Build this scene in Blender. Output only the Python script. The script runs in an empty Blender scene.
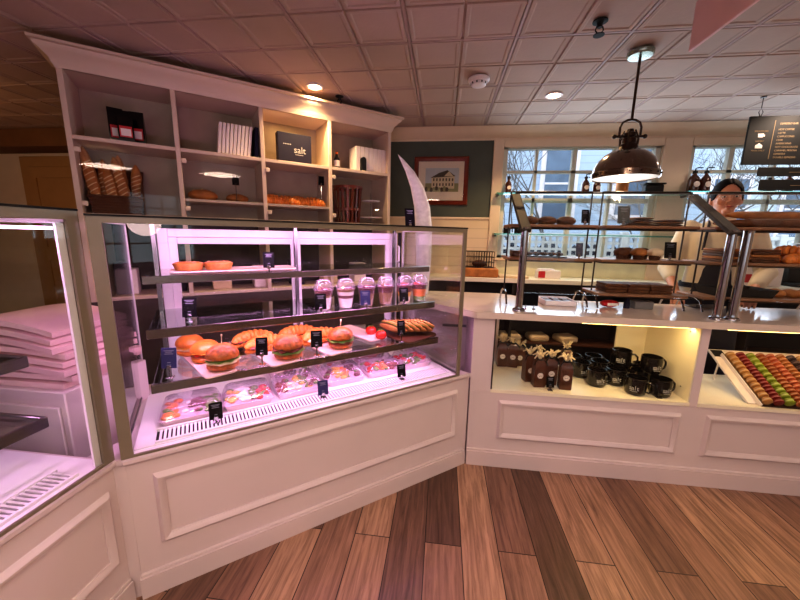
import bpy, bmesh, math, random
from mathutils import Matrix, Vector, Euler
rnd = random.Random(7)
SC = bpy.context.scene
COL = SC.collection
PI = math.pi
# ------------------------------------------------------------------ camera model
F, PIT, ROL, YAW, ANG = 340.195, .186086, .0187468, -.120874, .664677
CAMH = 1.30
A0 = Vector((-1.022, .883, 0))
U = Vector((math.cos(ANG), math.sin(ANG), 0)); W = Vector((-math.sin(ANG), math.cos(ANG), 0))
def P(u, w, z=0): return A0 + U*u + W*w + Vector((0, 0, z))
# ------------------------------------------------------------------ materials
def lin(c):
    r = []
    for v in c[:3]:
        v = v/255.0
        r.append(v/12.92 if v <= .04045 else ((v+.055)/1.055)**2.4)
    return (r[0], r[1], r[2], 1)
MATS = {}
def mat(name, col, rough=.5, metal=0., var=.08, scale=8., bump=0., bscale=None, emit=0., ecol=None, coat=0., spec=None, sss=0., stretch=None):
    if name in MATS: return MATS[name]
    m = bpy.data.materials.new(name); m.use_nodes = True
    nt = m.node_tree; b = nt.nodes['Principled BSDF']
    c = lin(col)
    b.inputs['Roughness'].default_value = rough; b.inputs['Metallic'].default_value = metal
    if coat: b.inputs['Coat Weight'].default_value = coat
    if spec is not None: b.inputs['Specular IOR Level'].default_value = spec
    if sss:
        b.inputs['Subsurface Weight'].default_value = sss; b.inputs['Subsurface Radius'].default_value = (.02, .008, .005)
    tc = nt.nodes.new('ShaderNodeTexCoord'); vec = tc.outputs['Object']
    if stretch:
        mp = nt.nodes.new('ShaderNodeMapping'); mp.inputs['Scale'].default_value = stretch
        nt.links.new(vec, mp.inputs['Vector']); vec = mp.outputs['Vector']
    nz = nt.nodes.new('ShaderNodeTexNoise'); nz.inputs['Scale'].default_value = scale; nz.inputs['Detail'].default_value = 4
    nt.links.new(vec, nz.inputs['Vector'])
    rp = nt.nodes.new('ShaderNodeValToRGB')
    rp.color_ramp.elements[0].position = .3; rp.color_ramp.elements[1].position = .7
    rp.color_ramp.elements[0].color = tuple(max(0, x*(1-var)) for x in c[:3])+(1,)
    rp.color_ramp.elements[1].color = tuple(min(1, x*(1+var)) for x in c[:3])+(1,)
    nt.links.new(nz.outputs['Fac'], rp.inputs['Fac']); nt.links.new(rp.outputs['Color'], b.inputs['Base Color'])
    if bump:
        n2 = nt.nodes.new('ShaderNodeTexNoise'); n2.inputs['Scale'].default_value = bscale or scale*3
        nt.links.new(vec, n2.inputs['Vector'])
        bp = nt.nodes.new('ShaderNodeBump'); bp.inputs['Strength'].default_value = bump; bp.inputs['Distance'].default_value = .01
        nt.links.new(n2.outputs['Fac'], bp.inputs['Height']); nt.links.new(bp.outputs['Normal'], b.inputs['Normal'])
    if emit:
        b.inputs['Emission Color'].default_value = lin(ecol or col); b.inputs['Emission Strength'].default_value = emit
    MATS[name] = m
    return m
def glassmat(name, tint=(255, 255, 255), base=.04, power=5., haze=0., hcol=(255, 255, 255), rough=.0, gain=1.):
    """thin pane: what is behind it shows through, plus a Fresnel reflection that does not depend on the face side"""
    if name in MATS: return MATS[name]
    m = bpy.data.materials.new(name); m.use_nodes = True
    nt = m.node_tree; N = nt.nodes; L = nt.links
    for n in list(N): N.remove(n)
    out = N.new('ShaderNodeOutputMaterial')
    tr = N.new('ShaderNodeBsdfTransparent'); tr.inputs['Color'].default_value = lin(tint)
    gl = N.new('ShaderNodeBsdfGlossy'); gl.inputs['Roughness'].default_value = rough
    geo = N.new('ShaderNodeNewGeometry')
    dt = N.new('ShaderNodeVectorMath'); dt.operation = 'DOT_PRODUCT'
    L.new(geo.outputs['Normal'], dt.inputs[0]); L.new(geo.outputs['Incoming'], dt.inputs[1])
    ab = N.new('ShaderNodeMath'); ab.operation = 'ABSOLUTE'; L.new(dt.outputs['Value'], ab.inputs[0])
    om = N.new('ShaderNodeMath'); om.operation = 'SUBTRACT'; om.inputs[0].default_value = 1; L.new(ab.outputs[0], om.inputs[1])
    pw = N.new('ShaderNodeMath'); pw.operation = 'POWER'; L.new(om.outputs[0], pw.inputs[0]); pw.inputs[1].default_value = power
    ml = N.new('ShaderNodeMath'); ml.operation = 'MULTIPLY_ADD'; L.new(pw.outputs[0], ml.inputs[0]); ml.inputs[1].default_value = (1-base)*gain; ml.inputs[2].default_value = base
    ml.use_clamp = True
    mx = N.new('ShaderNodeMixShader'); L.new(ml.outputs[0], mx.inputs['Fac']); L.new(tr.outputs[0], mx.inputs[1]); L.new(gl.outputs[0], mx.inputs[2])
    last = mx.outputs[0]
    if haze:
        df = N.new('ShaderNodeBsdfDiffuse'); df.inputs['Color'].default_value = lin(hcol)
        m2 = N.new('ShaderNodeMixShader'); m2.inputs['Fac'].default_value = haze
        L.new(last, m2.inputs[1]); L.new(df.outputs[0], m2.inputs[2]); last = m2.outputs[0]
    L.new(last, out.inputs['Surface'])
    MATS[name] = m
    return m
def wood_floor():
    m = bpy.data.materials.new('plank_floor'); m.use_nodes = True
    nt = m.node_tree; N = nt.nodes; L = nt.links; b = N['Principled BSDF']
    tc = N.new('ShaderNodeTexCoord')
    rot = N.new('ShaderNodeMapping'); rot.inputs['Rotation'].default_value = (0, 0, PI/2); rot.inputs['Location'].default_value = (0, .0245, 0)
    L.new(tc.outputs['Object'], rot.inputs['Vector'])
    br = N.new('ShaderNodeTexBrick'); br.offset = .37; br.offset_frequency = 2; br.squash = 1
    br.inputs['Scale'].default_value = 1; br.inputs['Brick Width'].default_value = .92; br.inputs['Row Height'].default_value = .1545
    br.inputs['Mortar Size'].default_value = .0022; br.inputs['Mortar Smooth'].default_value = .2; br.inputs['Bias'].default_value = 0
    br.inputs['Color1'].default_value = (0, 0, 0, 1); br.inputs['Color2'].default_value = (1, 1, 1, 1); br.inputs['Mortar'].default_value = (.5, .5, .5, 1)
    L.new(rot.outputs['Vector'], br.inputs['Vector'])
    rp = N.new('ShaderNodeValToRGB'); e = rp.color_ramp.elements
    e[0].position = 0; e[0].color = lin((92, 68, 56)); e[1].position = 1; e[1].color = lin((180, 144, 118))
    x = e.new(.35); x.color = lin((138, 104, 88)); x = e.new(.7); x.color = lin((164, 128, 106))
    sp = N.new('ShaderNodeSeparateColor'); L.new(br.outputs['Color'], sp.inputs[0]); L.new(sp.outputs[0], rp.inputs['Fac'])
    # grain: shift each plank by its own random value
    cb = N.new('ShaderNodeCombineXYZ'); k = N.new('ShaderNodeMath'); k.operation = 'MULTIPLY'; k.inputs[1].default_value = 37; L.new(sp.outputs[0], k.inputs[0]); L.new(k.outputs[0], cb.inputs['Z'])
    ad = N.new('ShaderNodeVectorMath'); ad.operation = 'ADD'; L.new(tc.outputs['Object'], ad.inputs[0]); L.new(cb.outputs[0], ad.inputs[1])
    mp = N.new('ShaderNodeMapping'); mp.inputs['Scale'].default_value = (26, 1.6, 1); L.new(ad.outputs[0], mp.inputs['Vector'])
    g = N.new('ShaderNodeTexNoise'); g.inputs['Scale'].default_value = 2.2; g.inputs['Detail'].default_value = 8; g.inputs['Roughness'].default_value = .65; g.inputs['Distortion'].default_value = .6
    L.new(mp.outputs[0], g.inputs['Vector'])
    gr = N.new('ShaderNodeValToRGB'); ge = gr.color_ramp.elements; ge[0].position = .3; ge[0].color = (.26, .22, .20, 1); ge[1].position = .62; ge[1].color = (1.1, 1.08, 1.05, 1)
    L.new(g.outputs['Fac'], gr.inputs['Fac'])
    mu = N.new('ShaderNodeMix'); mu.data_type = 'RGBA'; mu.blend_type = 'MULTIPLY'; mu.inputs['Factor'].default_value = .85
    L.new(rp.outputs['Color'], mu.inputs['A']); L.new(gr.outputs['Color'], mu.inputs['B'])
    mk = N.new('ShaderNodeMix'); mk.data_type = 'RGBA'; L.new(br.outputs['Fac'], mk.inputs['Factor']); L.new(mu.outputs['Result'], mk.inputs['A']); mk.inputs['B'].default_value = lin((38, 24, 18))
    L.new(mk.outputs['Result'], b.inputs['Base Color'])
    b.inputs['Roughness'].default_value = .42
    bp = N.new('ShaderNodeBump'); bp.inputs['Strength'].default_value = .25; bp.inputs['Distance'].default_value = .004
    L.new(g.outputs['Fac'], bp.inputs['Height']); L.new(bp.outputs['Normal'], b.inputs['Normal'])
    return m
def siding(name, col, pitch, dark=.6, axis='Z', rough=.6):
    """boards: a dark joint every pitch metres"""
    m = bpy.data.materials.new(name); m.use_nodes = True
    nt = m.node_tree; N = nt.nodes; L = nt.links; b = N['Principled BSDF']
    tc = N.new('ShaderNodeTexCoord'); s = N.new('ShaderNodeSeparateXYZ'); L.new(tc.outputs['Object'], s.inputs[0])
    d = N.new('ShaderNodeMath'); d.operation = 'DIVIDE'; d.inputs[1].default_value = pitch; L.new(s.outputs[axis], d.inputs[0])
    f = N.new('ShaderNodeMath'); f.operation = 'FRACT'; L.new(d.outputs[0], f.inputs[0])
    rp = N.new('ShaderNodeValToRGB'); e = rp.color_ramp.elements; c = lin(col)
    e[0].position = 0; e[0].color = tuple(v*dark for v in c[:3])+(1,); e[1].position = .12; e[1].color = c
    L.new(f.outputs[0], rp.inputs['Fac']); L.new(rp.outputs['Color'], b.inputs['Base Color']); b.inputs['Roughness'].default_value = rough
    bp = N.new('ShaderNodeBump'); bp.inputs['Strength'].default_value = .5; bp.inputs['Distance'].default_value = .006
    L.new(rp.outputs['Color'], bp.inputs['Height']); L.new(bp.outputs['Normal'], b.inputs['Normal'])
    return m
# ------------------------------------------------------------------ mesh builder
I4 = Matrix.Identity(4)
def T(x, y, z): return Matrix.Translation((x, y, z))
def RZ(a): return Matrix.Rotation(a, 4, 'Z')
def RX(a): return Matrix.Rotation(a, 4, 'X')
def RY(a): return Matrix.Rotation(a, 4, 'Y')
class MB:
    def __init__(s): s.v = []; s.f = []; s.m = []; s.mats = []
    def mi(s, m):
        if m not in s.mats: s.mats.append(m)
        return s.mats.index(m)
    def add(s, vs, fs, m, M=None):
        o = len(s.v); i = s.mi(m)
        for v in vs:
            v = Vector(v); s.v.append(M @ v if M is not None else v)
        for f in fs: s.f.append([o+k for k in f]); s.m.append(i)
        return s
    def box(s, x0, x1, y0, y1, z0, z1, m, bev=0., M=None):
        c = ((x0+x1)/2, (y0+y1)/2, (z0+z1)/2); h = [abs(x1-x0)/2, abs(y1-y0)/2, abs(z1-z0)/2]
        if bev <= 0:
            vs = [(c[0]+a*h[0], c[1]+b*h[1], c[2]+d*h[2]) for a in (-1, 1) for b in (-1, 1) for d in (-1, 1)]
            return s.add(vs, [(0, 1, 3, 2), (4, 6, 7, 5), (0, 4, 5, 1), (2, 3, 7, 6), (0, 2, 6, 4), (1, 5, 7, 3)], m, M)
        bev = min(bev, min(h)*.49)
        vs = []; idx = {}
        for a in (-1, 1):
            for b in (-1, 1):
                for d in (-1, 1):
                    sg = (a, b, d)
                    for ax in range(3):
                        p = [c[k]+sg[k]*(h[k] if k == ax else h[k]-bev) for k in range(3)]
                        idx[(sg, ax)] = len(vs); vs.append(p)
        fs = []
        for ax in range(3):
            o = [k for k in range(3) if k != ax]
            for g in (-1, 1):
                q = []
                for (p, r) in ((-1, -1), (1, -1), (1, 1), (-1, 1)):
                    sg = [0, 0, 0]; sg[ax] = g; sg[o[0]] = p; sg[o[1]] = r; q.append(idx[(tuple(sg), ax)])
                fs.append(q)
        for ax in range(3):
            o = [k for k in range(3) if k != ax]
            for p in (-1, 1):
                for r in (-1, 1):
                    a = [0, 0, 0]; b = [0, 0, 0]; a[o[0]] = b[o[0]] = p; a[o[1]] = b[o[1]] = r; a[ax] = -1; b[ax] = 1
                    fs.append((idx[(tuple(a), o[0])], idx[(tuple(b), o[0])], idx[(tuple(b), o[1])], idx[(tuple(a), o[1])]))
        for a in (-1, 1):
            for b in (-1, 1):
                for d in (-1, 1): fs.append([idx[((a, b, d), k)] for k in range(3)])
        return s.add(vs, fs, m, M)
    def lathe(s, prof, m, M=None, seg=24, flute=0, famp=0.):
        vs = []; fs = []; rings = []
        for (r, z) in prof:
            if r < 1e-5: rings.append([len(vs)]); vs.append((0, 0, z))
            else:
                q = []
                for k in range(seg):
                    a = 2*PI*k/seg; rr = r*(1+famp*math.cos(flute*a)) if flute else r
                    q.append(len(vs)); vs.append((rr*math.cos(a), rr*math.sin(a), z))
                rings.append(q)
        for i in range(len(rings)-1):
            a, b = rings[i], rings[i+1]
            for k in range(seg):
                j = (k+1) % seg
                if len(a) == 1 and len(b) == 1: continue
                if len(a) == 1: fs.append((a[0], b[k], b[j]))
                elif len(b) == 1: fs.append((a[k], a[j], b[0]))
                else: fs.append((a[k], a[j], b[j], b[k]))
        for q, e in ((rings[0], 0), (rings[-1], 1)):
            if len(q) > 1 and abs(prof[0][0]-prof[-1][0])+abs(prof[0][1]-prof[-1][1]) > 1e-6: fs.append(q)
        return s.add(vs, fs, m, M)
    def tube(s, pts, r, m, seg=8, closed=False, M=None):
        pts = [Vector(p) for p in pts]; n = len(pts); rs = r if isinstance(r, (list, tuple)) else [r]*n
        vs = []; fs = []; up = None
        for i, p in enumerate(pts):
            a = pts[(i-1) % n] if (closed or i > 0) else p; b = pts[(i+1) % n] if (closed or i < n-1) else p
            t = (b-a).normalized()
            if up is None: up = Vector((0, 0, 1)) if abs(t.z) < .9 else Vector((1, 0, 0))
            x = up.cross(t)
            if x.length < 1e-4: x = Vector((1, 0, 0)).cross(t)
            x.normalize(); y = t.cross(x).normalized(); up = y
            for k in range(seg):
                an = 2*PI*k/seg; vs.append(p+x*(rs[i]*math.cos(an))+y*(rs[i]*math.sin(an)))
        for i in range(n if closed else n-1):
            j = (i+1) % n
            for k in range(seg):
                l = (k+1) % seg; fs.append((i*seg+k, i*seg+l, j*seg+l, j*seg+k))
        if not closed: fs.append(list(range(seg))); fs.append([(n-1)*seg+k for k in range(seg)])
        return s.add(vs, fs, m, M)
    def prism(s, poly, h0, h1, m, M=None):
        n = len(poly); vs = [(x, y, h0) for x, y in poly]+[(x, y, h1) for x, y in poly]
        fs = [list(range(n)), list(range(n, 2*n))]+[(k, (k+1) % n, n+(k+1) % n, n+k) for k in range(n)]
        return s.add(vs, fs, m, M)
    def blob(s, c, r, m, seg=12, rings=8, M=None, fn=None, zmin=None):
        vs = [(0, 0, -1)]; fs = []
        for i in range(1, rings):
            t = PI*i/rings
            for k in range(seg):
                a = 2*PI*k/seg; vs.append((math.sin(t)*math.cos(a), math.sin(t)*math.sin(a), -math.cos(t)))
        vs.append((0, 0, 1))
        for k in range(seg):
            l = (k+1) % seg; fs.append((0, 1+l, 1+k))
            for i in range(rings-2): fs.append((1+i*seg+k, 1+i*seg+l, 1+(i+1)*seg+l, 1+(i+1)*seg+k))
            fs.append((1+(rings-2)*seg+k, 1+(rings-2)*seg+l, len(vs)-1))
        o = []
        for v in vs:
            q = Vector(v)
            if fn: q = Vector(fn(q))
            q = Vector((q.x*r[0], q.y*r[1], q.z*r[2]))
            if zmin is not None: q.z = max(q.z, zmin)
            o.append(q+Vector(c))
        return s.add(o, fs, m, M)
    def loft(s, rings, m, M=None, cap=True):
        n = len(rings[0]); vs = [p for r in rings for p in r]; fs = []
        for i in range(len(rings)-1):
            for k in range(n):
                l = (k+1) % n; fs.append((i*n+k, i*n+l, (i+1)*n+l, (i+1)*n+k))
        if cap: fs.append(list(range(n))); fs.append([(len(rings)-1)*n+k for k in range(n)])
        return s.add(vs, fs, m, M)
    def sweep(s, path, prof, m, M=None, closed=False):
        """path: 2D points (x,y); prof: (out, z) closed polygon; out is to the right of travel; mitred"""
        n = len(path); rings = []
        for i in range(n):
            p = Vector(path[i])
            d0 = (p-Vector(path[i-1])).normalized() if (i > 0 or closed) else None
            d1 = (Vector(path[(i+1) % n])-p).normalized() if (i < n-1 or closed) else None
            if d0 is None: d0 = d1
            if d1 is None: d1 = d0
            n0 = Vector((d0.y, -d0.x)); n1 = Vector((d1.y, -d1.x)); b = (n0+n1).normalized(); k = 1/max(.2, b.dot(n0))
            rings.append([(p.x+b.x*o*k, p.y+b.y*o*k, z) for o, z in prof])
        if closed: rings.append(rings[0]); return s.loft(rings, m, M, cap=False)
        return s.loft(rings, m, M)
    def text(s, txt, size, m, M=None, align='CENTER', ext=.0004):
        cu = bpy.data.curves.new('t', 'FONT'); cu.body = txt; cu.size = size; cu.align_x = align; cu.align_y = 'CENTER'; cu.extrude = ext; cu.resolution_u = 3
        ob = bpy.data.objects.new('t', cu); me = bpy.data.meshes.new_from_object(ob)
        s.add([v.co.copy() for v in me.vertices], [list(p.vertices) for p in me.polygons], m, M)
        bpy.data.objects.remove(ob); bpy.data.meshes.remove(me); bpy.data.curves.remove(cu)
        return s
    def build(s, name, parent=None, loc=None, rot=None, smooth=38, recalc=True):
        me = bpy.data.meshes.new(name); me.from_pydata([tuple(v) for v in s.v], [], s.f)
        for m in s.mats: me.materials.append(m)
        me.polygons.foreach_set('material_index', s.m)
        if recalc:
            bm = bmesh.new(); bm.from_mesh(me); bmesh.ops.recalc_face_normals(bm, faces=bm.faces); bm.to_mesh(me); bm.free()
        if smooth:
            me.polygons.foreach_set('use_smooth', [True]*len(me.polygons)); me.set_sharp_from_angle(angle=math.radians(smooth))
        o = bpy.data.objects.new(name, me); COL.objects.link(o)
        if parent: o.parent = parent
        if loc is not None: o.location = loc
        if rot is not None: o.rotation_euler = (0, 0, rot) if isinstance(rot, (int, float)) else rot
        return o
def tag(o, label, cat, group=None, kind=None):
    o['label'] = label; o['category'] = cat
    if group: o['group'] = group
    if kind: o['kind'] = kind
    return o
def thing(name, label, cat, loc=(0, 0, 0), rot=0., group=None):
    o = bpy.data.objects.new(name, None); COL.objects.link(o); o.location = loc; o.empty_display_size = .05
    o.rotation_euler = (0, 0, rot) if isinstance(rot, (int, float)) else rot
    return tag(o, label, cat, group)
def kids(o): return [c for c in bpy.data.objects if c.parent == o]
def dup(root, loc, rot=None, label=None, group=None, scale=None):
    def cp(o, par):
        c = o.copy(); COL.objects.link(c)
        if par: c.parent = par
        for ch in kids(o): cp(ch, c)
        return c
    r = cp(root, None); r.location = loc
    if rot is not None: r.rotation_euler = (0, 0, rot) if isinstance(rot, (int, float)) else rot
    if scale: r.scale = (scale,)*3 if isinstance(scale, (int, float)) else scale
    if label: r['label'] = label
    if group: r['group'] = group
    return r
def struct(o): o['kind'] = 'structure'; return o
def light(kind, loc, energy, col=(255, 255, 255), rot=(0, 0, 0), size=None, sy=None, name='lamp', spot=None, blend=.5):
    l = bpy.data.lights.new(name, kind); l.energy = energy; l.color = lin(col)[:3]
    if kind == 'AREA':
        l.shape = 'RECTANGLE' if sy else 'SQUARE'; l.size = size or .2
        if sy: l.size_y = sy
    elif kind == 'SPOT': l.spot_size = spot or 2.; l.spot_blend = blend; l.shadow_soft_size = size or .05
    elif kind == 'POINT': l.shadow_soft_size = size or .1
    o = bpy.data.objects.new(name, l); COL.objects.link(o); o.location = loc; o.rotation_euler = rot
    return o
# ------------------------------------------------------------------ palette
M_cab = mat('painted_cabinet', (214, 198, 197), .38, var=.03, scale=3)
M_cab2 = mat('painted_shelving', (214, 192, 172), .45, var=.03, scale=3)
M_trim = mat('cream_trim', (226, 205, 182), .45, var=.03)
M_wall = mat('cream_wall', (220, 203, 180), .7, var=.03)
M_ship = siding('cream_shiplap', (224, 204, 178), .092, .72)
M_green = mat('dark_green_wall', (84, 92, 84), .7, var=.05)
M_ceil = mat('ceiling_tile', (190, 168, 157), .8, var=.04, scale=5, bump=.08, bscale=60)
M_tee = mat('ceiling_grid', (178, 152, 148), .6)
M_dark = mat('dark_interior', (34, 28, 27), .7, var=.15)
M_black = mat('black_matte', (14, 14, 16), .75, var=.1)
M_blackgloss = mat('black_gloss', (12, 12, 14), .18, var=.1)
M_card = mat('sign_card_black', (13, 13, 17), .7, var=.1, spec=.12)
M_cardblue = mat('sign_card_blue', (34, 34, 88), .6, var=.1)
M_ink = mat('sign_ink', (132, 132, 148), .6, var=.02)
M_chrome = mat('chrome', (172, 170, 172), .08, 1., var=.03)
M_steel = mat('brushed_steel', (128, 126, 128), .3, 1., var=.06, scale=20, stretch=(1, 8, 8))
M_dsteel = mat('dark_steel', (92, 84, 80), .35, .9, var=.08)
M_wire = mat('dark_wire', (70, 62, 58), .4, .8, var=.05)
M_white = mat('white_plastic', (240, 232, 238), .35, var=.02)
M_frame = mat('olive_glass_border', (128, 118, 100), .3, var=.05)
M_led = mat('pink_led', (255, 205, 250), .5, emit=9, ecol=(255, 190, 250))
M_warmled = mat('warm_led', (255, 214, 120), .5, emit=12, ecol=(255, 205, 120))
M_can = mat('can_light_lens', (255, 220, 170), .5, emit=30, ecol=(255, 205, 140))
G_pane = glassmat('clear_glass', (252, 253, 252), .014, 5., gain=.7)
G_case = glassmat('case_glass', (250, 252, 250), .02, 4.5, gain=.85)
G_shelf = glassmat('shelf_glass', (236, 244, 240), .06, 3.2)
G_teal = glassmat('teal_edge_glass', (150, 214, 205), .06, 4., haze=.25, hcol=(150, 220, 210))
G_cup = glassmat('cup_plastic', (248, 248, 250), .05, 3., haze=.05, hcol=(255, 240, 248))
G_lid = glassmat('lid_plastic', (250, 248, 252), .06, 3., haze=.06, hcol=(255, 235, 250))
M_wood = mat('oak_board', (146, 106, 78), .5, var=.2, scale=14, stretch=(1, 8, 8))
M_dwood = mat('walnut', (84, 48, 30), .45, var=.25, scale=12, stretch=(1, 1, 6))
M_redwood = mat('mahogany_frame', (112, 42, 24), .35, var=.2, scale=14)
M_bread = mat('bread_crust', (176, 112, 56), .65, var=.3, scale=18, bump=.3)
M_dbread = mat('dark_bread_crust', (104, 62, 34), .7, var=.35, scale=22, bump=.4)
M_crumb = mat('bread_crumb', (226, 194, 146), .8, var=.1, scale=40, bump=.3)
M_bun = mat('glazed_bun', (212, 118, 48), .38, var=.3, scale=22, coat=.15, bump=.25, bscale=50)
M_bun2 = mat('seeded_bun', (178, 94, 40), .45, var=.45, scale=60, coat=.15, bump=.5, bscale=70)
M_pastry = mat('croissant_pastry', (224, 132, 58), .4, var=.3, scale=26, bump=.3)
M_lett = mat('lettuce', (98, 128, 52), .5, var=.35, scale=30)
M_meat = mat('meat', (132, 58, 48), .5, var=.3, scale=30, bump=.3)
M_cheese = mat('cheese', (238, 178, 74), .5, var=.1)
M_egg = mat('pale_filling', (238, 214, 178), .6, var=.1, scale=30)
M_tom = mat('tomato', (206, 44, 36), .25, var=.15, scale=10)
M_berry = mat('berry', (104, 24, 44), .35, var=.3, scale=40)
M_yog = mat('yogurt', (246, 228, 228), .5, var=.03)
M_gran = mat('granola', (150, 104, 70), .8, var=.3, scale=60, bump=.5)
M_carrot = mat('carrot', (232, 118, 40), .5, var=.15, scale=30)
M_board = mat('pale_serving_board', (238, 206, 200), .4, var=.06, scale=10)
M_paper = mat('white_paper', (238, 226, 218), .7, var=.04)
M_kraft = mat('kraft_label', (216, 192, 156), .8, var=.06)
M_navy = mat('navy_print', (36, 34, 52), .6, var=.08, spec=.2)
M_choc = mat('chocolate_bag', (84, 44, 28), .3, var=.3, scale=30, coat=.3)
M_raffia = mat('raffia', (222, 202, 166), .8, var=.2, scale=40)
M_mug = mat('black_stoneware', (18, 18, 19), .22, var=.1, coat=.3)
M_silver = mat('silver_print', (188, 186, 182), .4, var=.03)
M_red = mat('red_package', (196, 34, 44), .45, var=.05)
M_amber = mat('amber_bottle', (70, 34, 20), .15, var=.1, coat=.4)
M_wick = mat('wicker', (98, 54, 28), .6, var=.4, scale=60, bump=.6, stretch=(1, 1, 3))
# ================================================================== SETTING
XL, XR, YF, YB, ZC = -5.6, 3.7, -3.2, 3.5, 2.31
b = MB(); b.box(XL, XR, YF, YB, -.05, 0, wood_floor()); struct(b.build('floor', smooth=0))
# ceiling: recessed panels as geometry
b = MB(); b.box(XL-.1, XR+.1, YF-.1, YB+.1, ZC+.004, ZC+.1, M_ceil)
px, py = .2745, .2855
ix0 = math.floor((XL-.33)/px); ix1 = math.ceil((XR-.33)/px); iy0 = math.floor((YF-2.007)/py); iy1 = math.ceil((YB-2.007)/py)
for i in range(ix0, ix1):
    for j in range(iy0, iy1):
        x0, x1, y0, y1 = .33+i*px, .33+(i+1)*px, 2.007+j*py, 2.007+(j+1)*py
        x0, x1, y0, y1 = max(x0, XL), min(x1, XR), max(y0, YF), min(y1, YB)
        if x1-x0 < .1 or y1-y0 < .03: continue
        gl, gr = (.009, .004) if i % 2 == 0 else (.004, .009)
        gb, gt = (.009, .004) if j % 2 == 0 else (.004, .009)
        rings = []
        for k, z in ((0, ZC+.002), (.004, ZC-.0065), (.020, ZC-.0065), (.027, ZC-.003), (.036, ZC-.003)):
            a = (x0+gl+k, x1-gr-k, y0+gb+k, y1-gt-k)
            if a[3]-a[2] < .004: break
            rings.append([(a[0], a[2], z), (a[1], a[2], z), (a[1], a[3], z), (a[0], a[3], z)])
        if len(rings) > 1: b.loft(rings, M_ceil)
        if i % 2 == 0: b.box(x0-.007, x0+.007, y0, y1, ZC-.006, ZC+.003, M_tee)
        if j % 2 == 0: b.box(x0, x1, y0-.007, y0+.007, ZC-.0055, ZC+.003, M_tee)
struct(b.build('ceiling', smooth=0))
# walls
W1 = (.535, 1.905, 1.105, 2.155); W2 = (2.145, 3.5, 1.105, 2.155)
b = MB(); t = .12
for (x0, x1, z0, z1) in ((XL, W1[0], 0, ZC), (W1[0], W1[1], 0, W1[2]), (W1[0], W1[1], W1[3], ZC), (W1[1], W2[0], 0, ZC), (W2[0], W2[1], 0, W2[2]), (W2[0], W2[1], W2[3], ZC), (W2[1], XR, 0, ZC)):
    b.box(x0, x1, YB, YB+t, z0, z1, M_wall)
struct(b.build('wall_back', smooth=0))
M_lwall = mat('brown_wall', (96, 70, 50), .7)
b = MB(); b.box(XL-t, XL, YF, YB, 0, ZC, M_lwall); struct(b.build('wall_left', smooth=0))
b = MB(); b.box(XR, XR+t, YF, YB, 0, ZC, M_wall); struct(b.build('wall_right', smooth=0))
b = MB(); M_fw = mat('front_wall_paint', (206, 186, 176), .7)
FW = ((-2.9, -1.7), (-.9, .3), (1.2, 2.6)); xs = [XL]+[v for w_ in FW for v in w_]+[XR]
for i in range(0, len(xs)-1, 2): b.box(xs[i], xs[i+1], YF-t, YF, 0, ZC, M_fw)
for a, c in FW: b.box(a, c, YF-t, YF, 0, .8, M_fw); b.box(a, c, YF-t, YF, 2.1, ZC, M_fw)
struct(b.build('wall_front', smooth=0))
for i, (a, c) in enumerate(FW):
    b = MB(); b.sweep([(a, .8), (c, .8), (c, 2.1), (a, 2.1)], [(-.05, -.02), (.03, -.02), (.03, .02), (-.05, .02)], M_trim, closed=True, M=T(0, YF-.03, 0) @ RX(PI/2))
    for k in range(1, 4): x = a+(c-a)*k/4; b.box(x-.012, x+.012, YF-.06, YF-.03, .8, 2.1, M_trim)
    for k in range(1, 4): z = .8+1.3*k/4; b.box(a, c, YF-.06, YF-.03, z-.012, z+.012, M_trim)
    fr = struct(b.build('window_%d' % (i+3)))
    b = MB(); b.box(a, c, YF-.05, YF-.046, .8, 2.1, G_pane); struct(b.build('pane', fr))
# back wall trims
b = MB(); b.sweep([(XL, YB-.001), (XR, YB-.001)], [(0, 2.195), (.014, 2.195), (.016, 2.215), (.03, 2.225), (.07, 2.262), (.082, 2.29), (.095, 2.3), (.095, ZC-.008), (0, ZC-.008)], M_trim); struct(b.build('trim_1'))
b = MB(); b.box(-1.3, .436, YB-.014, YB-.001, 1.488, 2.20, M_green); struct(b.build('trim_2', smooth=0))
b = MB(); b.box(-1.3, .436, YB-.022, YB-.001, .0, 1.486, M_ship); b.box(-1.3, .436, YB-.034, YB-.001, 1.47, 1.492, M_trim, .004); struct(b.build('trim_3', smooth=0))
b = MB(); b.box(.436, .53, YB-.04, YB-.001, 0, 2.196, M_trim, .005); b.box(1.91, 2.14, YB-.03, YB-.001, 0, 2.196, M_trim, .005); b.box(3.505, 3.69, YB-.04, YB-.001, 0, 2.196, M_trim, .005)
b.box(.53, 1.91, YB-.03, YB-.001, 2.13, 2.196, M_trim, .004); b.box(2.14, 3.505, YB-.03, YB-.001, 2.13, 2.196, M_trim, .004); struct(b.build('trim_4'))
M_apron = mat('pale_green_apron', (222, 220, 190), .6)
b = MB(); b.box(.53, 3.5, YB-.02, YB-.001, .0, 1.085, M_apron); b.box(.5, 3.55, YB-.06, YB+.03, 1.082, 1.106, M_trim, .006); struct(b.build('trim_5'))
M_mun = mat('window_white', (208, 206, 196), .5)
def window(n, w, vs, hs):
    x0, x1, z0, z1 = w; b = MB(); y0, y1 = YB+.03, YB+.075
    for (a, c) in ((x0, x0+.04), (x1-.04, x1)): b.box(a, c, y0-.02, y1, z0, z1, M_mun)
    b.box(x0, x1, y0-.02, y1, z0, z0+.026, M_mun); b.box(x0, x1, y0-.02, y1, z1-.035, z1, M_mun)
    for x, r in vs: b.box(x-r, x+r, y0, y1, z0, z1, M_mun)
    for z, r in hs: b.box(x0, x1, y0, y1, z-r, z+r, M_mun)
    o = struct(b.build('window_%d' % n)); b = MB(); b.box(x0, x1, YB+.05, YB+.054, z0, z1, G_pane); struct(b.build('pane', o))
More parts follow.
